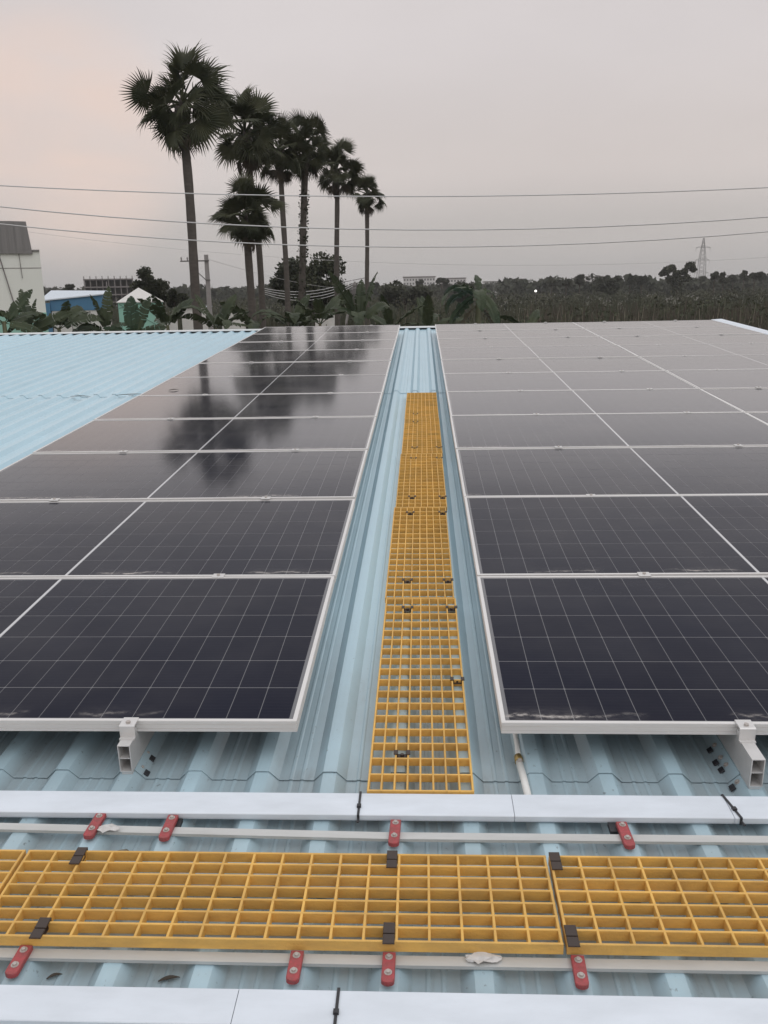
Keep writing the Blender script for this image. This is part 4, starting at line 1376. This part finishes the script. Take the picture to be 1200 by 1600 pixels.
Y = 98
t0 = at(554, 440, Y)
t = thing('twin_pole', 'pair of leaning concrete poles with crossarms below the small palms', 'utility pole', (t0.x, t0.y, GZ))
H = t0.z - GZ
obj('post', MB().tube([(0.25, 0, 0), (0.02, 0, H)], [.17, .12], 8), M_pole, t)
obj('post', MB().tube([(-1.6, 0.3, 0), (-0.10, 0.1, H - .15)], [.16, .11], 8), M_pole, t)
obj('crossarm', MB().box(-1.0, 1.6, -.2, -.13, H - .5, H - .42), M_steel, t)
obj('crossarm', MB().tube([(-1.3, -.25, H - .05), (1.5, -.2, H + .42)], .035, 5), M_steel, t)
obj('transformer_box', MB().cbox(-.35, .35, -.6, -.18, H - 1.35, H - .65, .08), M_steel, t)
for x in (-.8, .3, 1.2):
    obj('insulator', MB().tube([(x, -.16, H - .42), (x, -.16, H - .28), (x, -.16, H - .2)], [.04, .07, .03], 8), M_pole, t)

def wire(label, pts, Y, r=0.016, ext=60, name='overhead_wire', group='overhead wires across the sky'):
    """parabola through three picture points, hung at distance Y, carried on past the frame"""
    P = [at(x, y, Y) for x, y in pts]
    X = np.array([p.x for p in P])
    Z = np.array([p.z for p in P])
    co = np.polyfit(X, Z, 2)
    xs = np.linspace(-ext, ext, 61)
    y0 = P[0].y
    o = obj(name, MB().tube([(x, 0, float(np.polyval(co, x))) for x in xs], r, 6).mesh(name, True), M_wire, None, (0, y0, 0))
    return tag(o, label, 'wire', group)
wire('topmost overhead wire crossing in front of the palm crowns', [(0, 290), (650, 307), (1200, 293)], 30, .017)
wire('middle overhead wire crossing the palm trunks', [(0, 323), (620, 359), (1200, 339)], 30, .019)
wire('lowest of the three thick overhead wires crossing the palm trunks', [(0, 350), (620, 386), (1200, 362)], 30, .018)
wire('faint upper far wire above the treeline at right', [(380, 398), (900, 414), (1200, 402)], 90, .014, 120)
def sagwire(label, a, b, sag, r=.025, group='service wires at the twin poles'):
    A, B = a, b
    pts = []
    for i in range(17):
        s = i / 16
        p_ = A.lerp(B, s)
        p_.z -= sag * 4 * s * (1 - s)
        pts.append(p_ - A)
    o = obj('service_wire', MB().tube(pts, r, 5), M_wire, None, A)
    return tag(o, label, 'wire', group)
for i, nm in enumerate(('uppermost', 'second', 'third', 'lowest')):
    sagwire(nm + ' of the four sagging service wires left of the twin poles', at(405, 449 + i * 2.5, 84), at(551, 438 + i * 3, 97), 0.75 + .12 * i, .028)
sagwire('thin service wire running right from the concrete pole crossarm', at(322, 404, 58), at(551, 452, 97), .4, .012)

# ------------------------------------------------------------------ far skyline
M_farwhite = mat('far_white_block', (0.74, 0.72, 0.71), 0.85, noise=((0.02, 0.02, 0.02), 0.3), col2=(0.5, 0.48, 0.48))
M_farwin = mat('far_window', (0.14, 0.14, 0.145), 0.4)
def block(label, x0, x1, ytop, Y, nw, nfl, depth=25, cap=True):
    a, b = at(x0, ytop, Y), at(x1, ytop, Y)
    t = thing('apartment_block', label, 'building', (a.x, a.y, GZ), 0, 'pale blocks on the skyline')
    w, H = b.x - a.x, a.z - GZ
    obj('wall', MB().box(0, w, 0, depth, 0, H), M_farwhite, t)
    obj('roof_slab', MB().box(-.4, w + .4, -.5, depth + .4, H + .01, H + .9), M_conc, t)
    wm = MB().box(-w / nw * .26, w / nw * .26, -.12, .02, 0, 1.5).mesh('window')
    wm.materials.append(M_farwin)
    for i in range(nw):
        for j in range(nfl):
            z = H - 2.6 - j * 3.1
            if z > 0:
                obj('window', wm, None, t, (w * (i + .5) / nw, 0, z))
    return t
block('larger pale apartment block on the skyline right of the palms', 630, 680, 434, 760, 11, 5)
block('smaller pale apartment block right beside the larger one on the skyline', 684, 728, 436, 800, 9, 5)
block('low pale far building glimpsed behind the treetops right of centre', 918, 942, 433, 900, 5, 3)
block('low pale far building at the foot of the lone banana', 757, 780, 441, 900, 5, 3)
block('faint far building on the skyline behind the right field', 795, 822, 437, 950, 6, 3)

# transmission tower
Y = 820
a = at(1100, 369, Y)
t = thing('transmission_tower', 'tall lattice transmission tower on the right skyline', 'tower', (a.x, a.y, GZ))
H = a.z - GZ
def leg_w(z):
    s = z / H
    return 3.6 * (1 - s / 0.62) + 2.3 * (s / 0.62) if s < 0.62 else 2.3 * (1 - (s - 0.62) / 0.38) + 0.15 * (s - .62) / .38
for sx in (-1, 1):
    for sy in (-1, 1):
        obj('leg', MB().tube([(sx * leg_w(z), sy * leg_w(z), z) for z in (0, H * .3, H * .62, H * .97)], .26, 5), M_fsteel, t)
nlev = 12
m = MB()
for i in range(nlev):
    z0, z1 = H * .92 * i / nlev, H * .92 * (i + 1) / nlev
    for s in (-1, 1):
        m.tube([(-leg_w(z0), s * leg_w(z0), z0), (leg_w(z1), s * leg_w(z1), z1)], .13, 4)
        m.tube([(leg_w(z0), s * leg_w(z0), z0), (-leg_w(z1), s * leg_w(z1), z1)], .13, 4)
        m.tube([(s * leg_w(z0), -leg_w(z0), z0), (s * leg_w(z1), leg_w(z1), z1)], .13, 4)
obj('lattice', m, M_fsteel, t)
for z in (H * .79, H * .56, H * .32):
    w = 6.4
    m = MB()
    m.tube([(-w, 0, z), (w, 0, z)], .2, 4)
    m.tube([(-w, 0, z), (0, 0, z + 2.2)], .14, 4)
    m.tube([(w, 0, z), (0, 0, z + 2.2)], .14, 4)
    arm = obj('crossarm', m, M_fsteel, t)
    for s in (-1, 1):
        obj('insulator_string', MB().tube([(s * w * .96, 0, z - .1), (s * w * .96, 0, z - 3.4)], .14, 5), M_fsteel, arm)

# one lit lamp far off in the field
lp = at(837, 455, 240)
t = thing('field_lamp', 'tiny lit white lamp far off in the dark field', 'lamp', (lp.x, lp.y, GZ))
obj('post', MB().tube([(0, 0, 0), (0, 0, lp.z - GZ)], .06, 6), M_steel, t)
M_lit = bpy.data.materials.new('lit_lamp')
M_lit.use_nodes = True
M_lit.node_tree.nodes['Principled BSDF'].inputs['Emission Color'].default_value = (1, 0.97, 0.9, 1)
M_lit.node_tree.nodes['Principled BSDF'].inputs['Emission Strength'].default_value = 2.5
obj('lamp_head', MB().tube([(0, 0, lp.z - GZ - .2), (0, 0, lp.z - GZ - .1), (0, 0, lp.z - GZ + .2), (0, 0, lp.z - GZ + .3)], [.12, .28, .28, .12], 10), M_lit, t)
for i, (x, y, lab) in enumerate(((1022, 452, 'leftmost small white hut in the far right field'), (1062, 451, 'small white hut below the umbrella-shaped tree'), (1125, 452, 'rightmost small white hut in the far right field'))):
    a = at(x, y - 3, 450)
    t = thing('field_hut', lab, 'hut', (a.x, a.y, GZ), 0, 'small huts in the far field')
    obj('wall', MB().box(-1.6, 1.6, 0, 2, 0, a.z - GZ - .3), M_offwhite, t)
    obj('roof', MB().prism([(-1.8, a.z - GZ - .297), (1.8, a.z - GZ - .297), (0, a.z - GZ + .3)], -.2, 2.2), M_paleroof, t)

# ------------------------------------------------------------------ field growth, reeds and far woodland (uncountable)
def blade_quads(base, h, w, lean, rl):
    """upright tapering blades: base (n,3), height, width, lean"""
    n = len(base)
    a = rl.uniform(0, 2 * np.pi, n)
    sd_ = np.stack([np.cos(a), np.sin(a), np.zeros(n)], 1) * w[:, None] / 2
    la = rl.uniform(0, 2 * np.pi, n)
    tip = base + np.stack([np.cos(la) * lean, np.sin(la) * lean, h], 1)
    v = np.empty((n, 4, 3))
    v[:, 0] = base - sd_
    v[:, 1] = base + sd_
    v[:, 2] = tip + sd_ * .25
    v[:, 3] = tip - sd_ * .25
    return v.reshape(-1, 3)
M_scrub = leaf_mat('field_scrub', (0.032, 0.038, 0.020), (0.060, 0.057, 0.032), 0.07, 0.8, 0, 0.6)
M_brown = leaf_mat('brown_scrub', (0.055, 0.043, 0.034), (0.088, 0.068, 0.052), 0.2, 0.85, 0, 0.4)
M_reed = leaf_mat('pale_reed', (0.24, 0.20, 0.155), (0.38, 0.34, 0.28), 0.5, 0.85, 0.1)
def field_points(n, d0, d1, x0, x1, rl, power=1.0):
    """random ground points between picture columns x0..x1 and distances d0..d1"""
    s = rl.uniform(0, 1, n) ** power
    d = d0 * (d1 / d0) ** s
    px = rl.uniform(x0, x1, n)
    A = np.array([at(float(x0), 470, 1.0), at(float(x1), 470, 1.0)])
    cx, cy = CP.x, CP.y
    f = (px - x0) / (x1 - x0)
    X = cx + (A[0, 0] * (1 - f) + A[1, 0] * f - cx) * d
    return np.stack([X, cy + d, np.full(n, GZ)], 1), d
rl = np.random.default_rng(101)
# bushy scrub over the field
P, d = field_points(5200, 60, 620, -500, 1900, rl, 0.75)
keep = ~((P[:, 1] < 110) & (P[:, 0] < -4))
P, d = P[keep], d[keep]
hh = rl.uniform(1.0, 3.6, len(P)) * np.where(d > 160, 1.15, 0.9)
pts, sz = [], []
for i in range(len(P)):
    n = 30
    q = rl.normal(size=(n, 3)) * np.array([.55, .55, .33]) * hh[i] * .62
    q[:, 2] = np.abs(q[:, 2]) + rl.uniform(0, hh[i] * .7, n)
    pts.append(P[i] + q)
    sz.append(np.full(n, 0.12 + d[i] * 0.0011))
o = obj('field_scrub', quads_mesh('field_scrub', leaf_cloud(np.concatenate(pts), np.concatenate(sz), rl), M_scrub))
o['kind'] = 'stuff'
tag(o, 'dark green scrub covering the field beyond the roof', 'scrub')
P2, d2 = field_points(420, 46, 125, 560, 1900, rl, 0.9)
pts, sz = [], []
for i in range(len(P2)):
    n = 120
    h_ = rl.uniform(1.8, 4.4)
    q = rl.normal(size=(n, 3))
    q /= np.linalg.norm(q, axis=1)[:, None]
    q *= np.array([.5, .5, .42]) * h_ * rl.uniform(.45, 1.05, (n, 1))
    q[:, 2] += h_ * .55
    pts.append(P2[i] + q)
    sz.append(np.full(n, 0.13 + d2[i] * 0.0009))
o = obj('field_bushes', quads_mesh('field_bushes', leaf_cloud(np.concatenate(pts), np.concatenate(sz), rl), leaf_mat('bush_leaves', (0.028, 0.036, 0.018), (0.062, 0.066, 0.034), 0.25, 0.8, 0, 0.45)))
o['kind'] = 'stuff'
tag(o, 'uneven green bushes scattered through the dry growth', 'bushes')
# tall leafy crop, upright blades, middle and left
P, d = field_points(16000, 42, 170, -300, 1700, rl, 0.9)
keep = ~((P[:, 1] < 100) & (P[:, 0] < -6))
P, d = P[keep], d[keep]
v = blade_quads(P, rl.uniform(1.6, 3.9, len(P)), 0.10 + d * .0012, rl.uniform(0, 1.1, len(P)), rl)
o = obj('tall_crop', quads_mesh('tall_crop', v, M_scrub))
o['kind'] = 'stuff'
tag(o, 'tall dark crop stalks in the middle of the field', 'crop')
# brown dry growth at the right
P, d = field_points(8000, 40, 120, 820, 1900, rl, 0.9)
v = blade_quads(P, rl.uniform(1.8, 4.0, len(P)), 0.06 + d * .0009, rl.uniform(0, 1.3, len(P)), rl)
o = obj('brown_reeds', quads_mesh('brown_reeds', v, M_brown))
o['kind'] = 'stuff'
tag(o, 'reddish brown dry growth behind the right array', 'reeds')
P, d = field_points(650, 38, 80, 560, 1800, rl, 0.9)
v = blade_quads(P, rl.uniform(2.6, 4.6, len(P)), np.full(len(P), .055), rl.uniform(0, 1.2, len(P)), rl)
o = obj('pale_reeds', quads_mesh('pale_reeds', v, M_reed))
o['kind'] = 'stuff'
tag(o, 'pale dry stalks standing out of the brown growth', 'reeds')
# woodland closing the view
P, d = field_points(1900, 420, 900, -700, 2100, rl, 0.8)
hh = rl.uniform(5.6, 11.0, len(P)) * (0.8 + 0.35 * np.sin(P[:, 0] * .021) ** 2)
pts, sz = [], []
for i in range(len(P)):
    n = 70
    q = rl.normal(size=(n, 3))
    q /= np.linalg.norm(q, axis=1)[:, None]
    q *= np.array([hh[i] * .55, hh[i] * .55, hh[i] * .42]) * rl.uniform(.5, 1, (n, 1))
    q[:, 2] += hh[i] * .55
    pts.append(P[i] + q)
    sz.append(np.full(n, 1.5))
o = obj('far_woodland', quads_mesh('far_woodland', leaf_cloud(np.concatenate(pts), np.concatenate(sz), rl), M_tree2))
o['kind'] = 'stuff'
tag(o, 'distant belt of trees along the horizon', 'woodland')

# ------------------------------------------------------------------ hazy air
hz = MB().box(-1250, 1250, -60, 1250, GZ - 1, 62)
M_hz = bpy.data.materials.new('hazy_air')
M_hz.use_nodes = True
t_ = M_hz.node_tree
t_.nodes.remove(t_.nodes['Principled BSDF'])
pv = t_.nodes.new('ShaderNodeVolumePrincipled')
pv.inputs['Color'].default_value = (0.93, 0.92, 0.93, 1)
pv.inputs['Density'].default_value = 0.0002
pv.inputs['Anisotropy'].default_value = 0.2
t_.links.new(pv.outputs[0], t_.nodes['Material Output'].inputs['Volume'])
hzo = obj('haze', hz, M_hz)
hzo['kind'] = 'stuff'
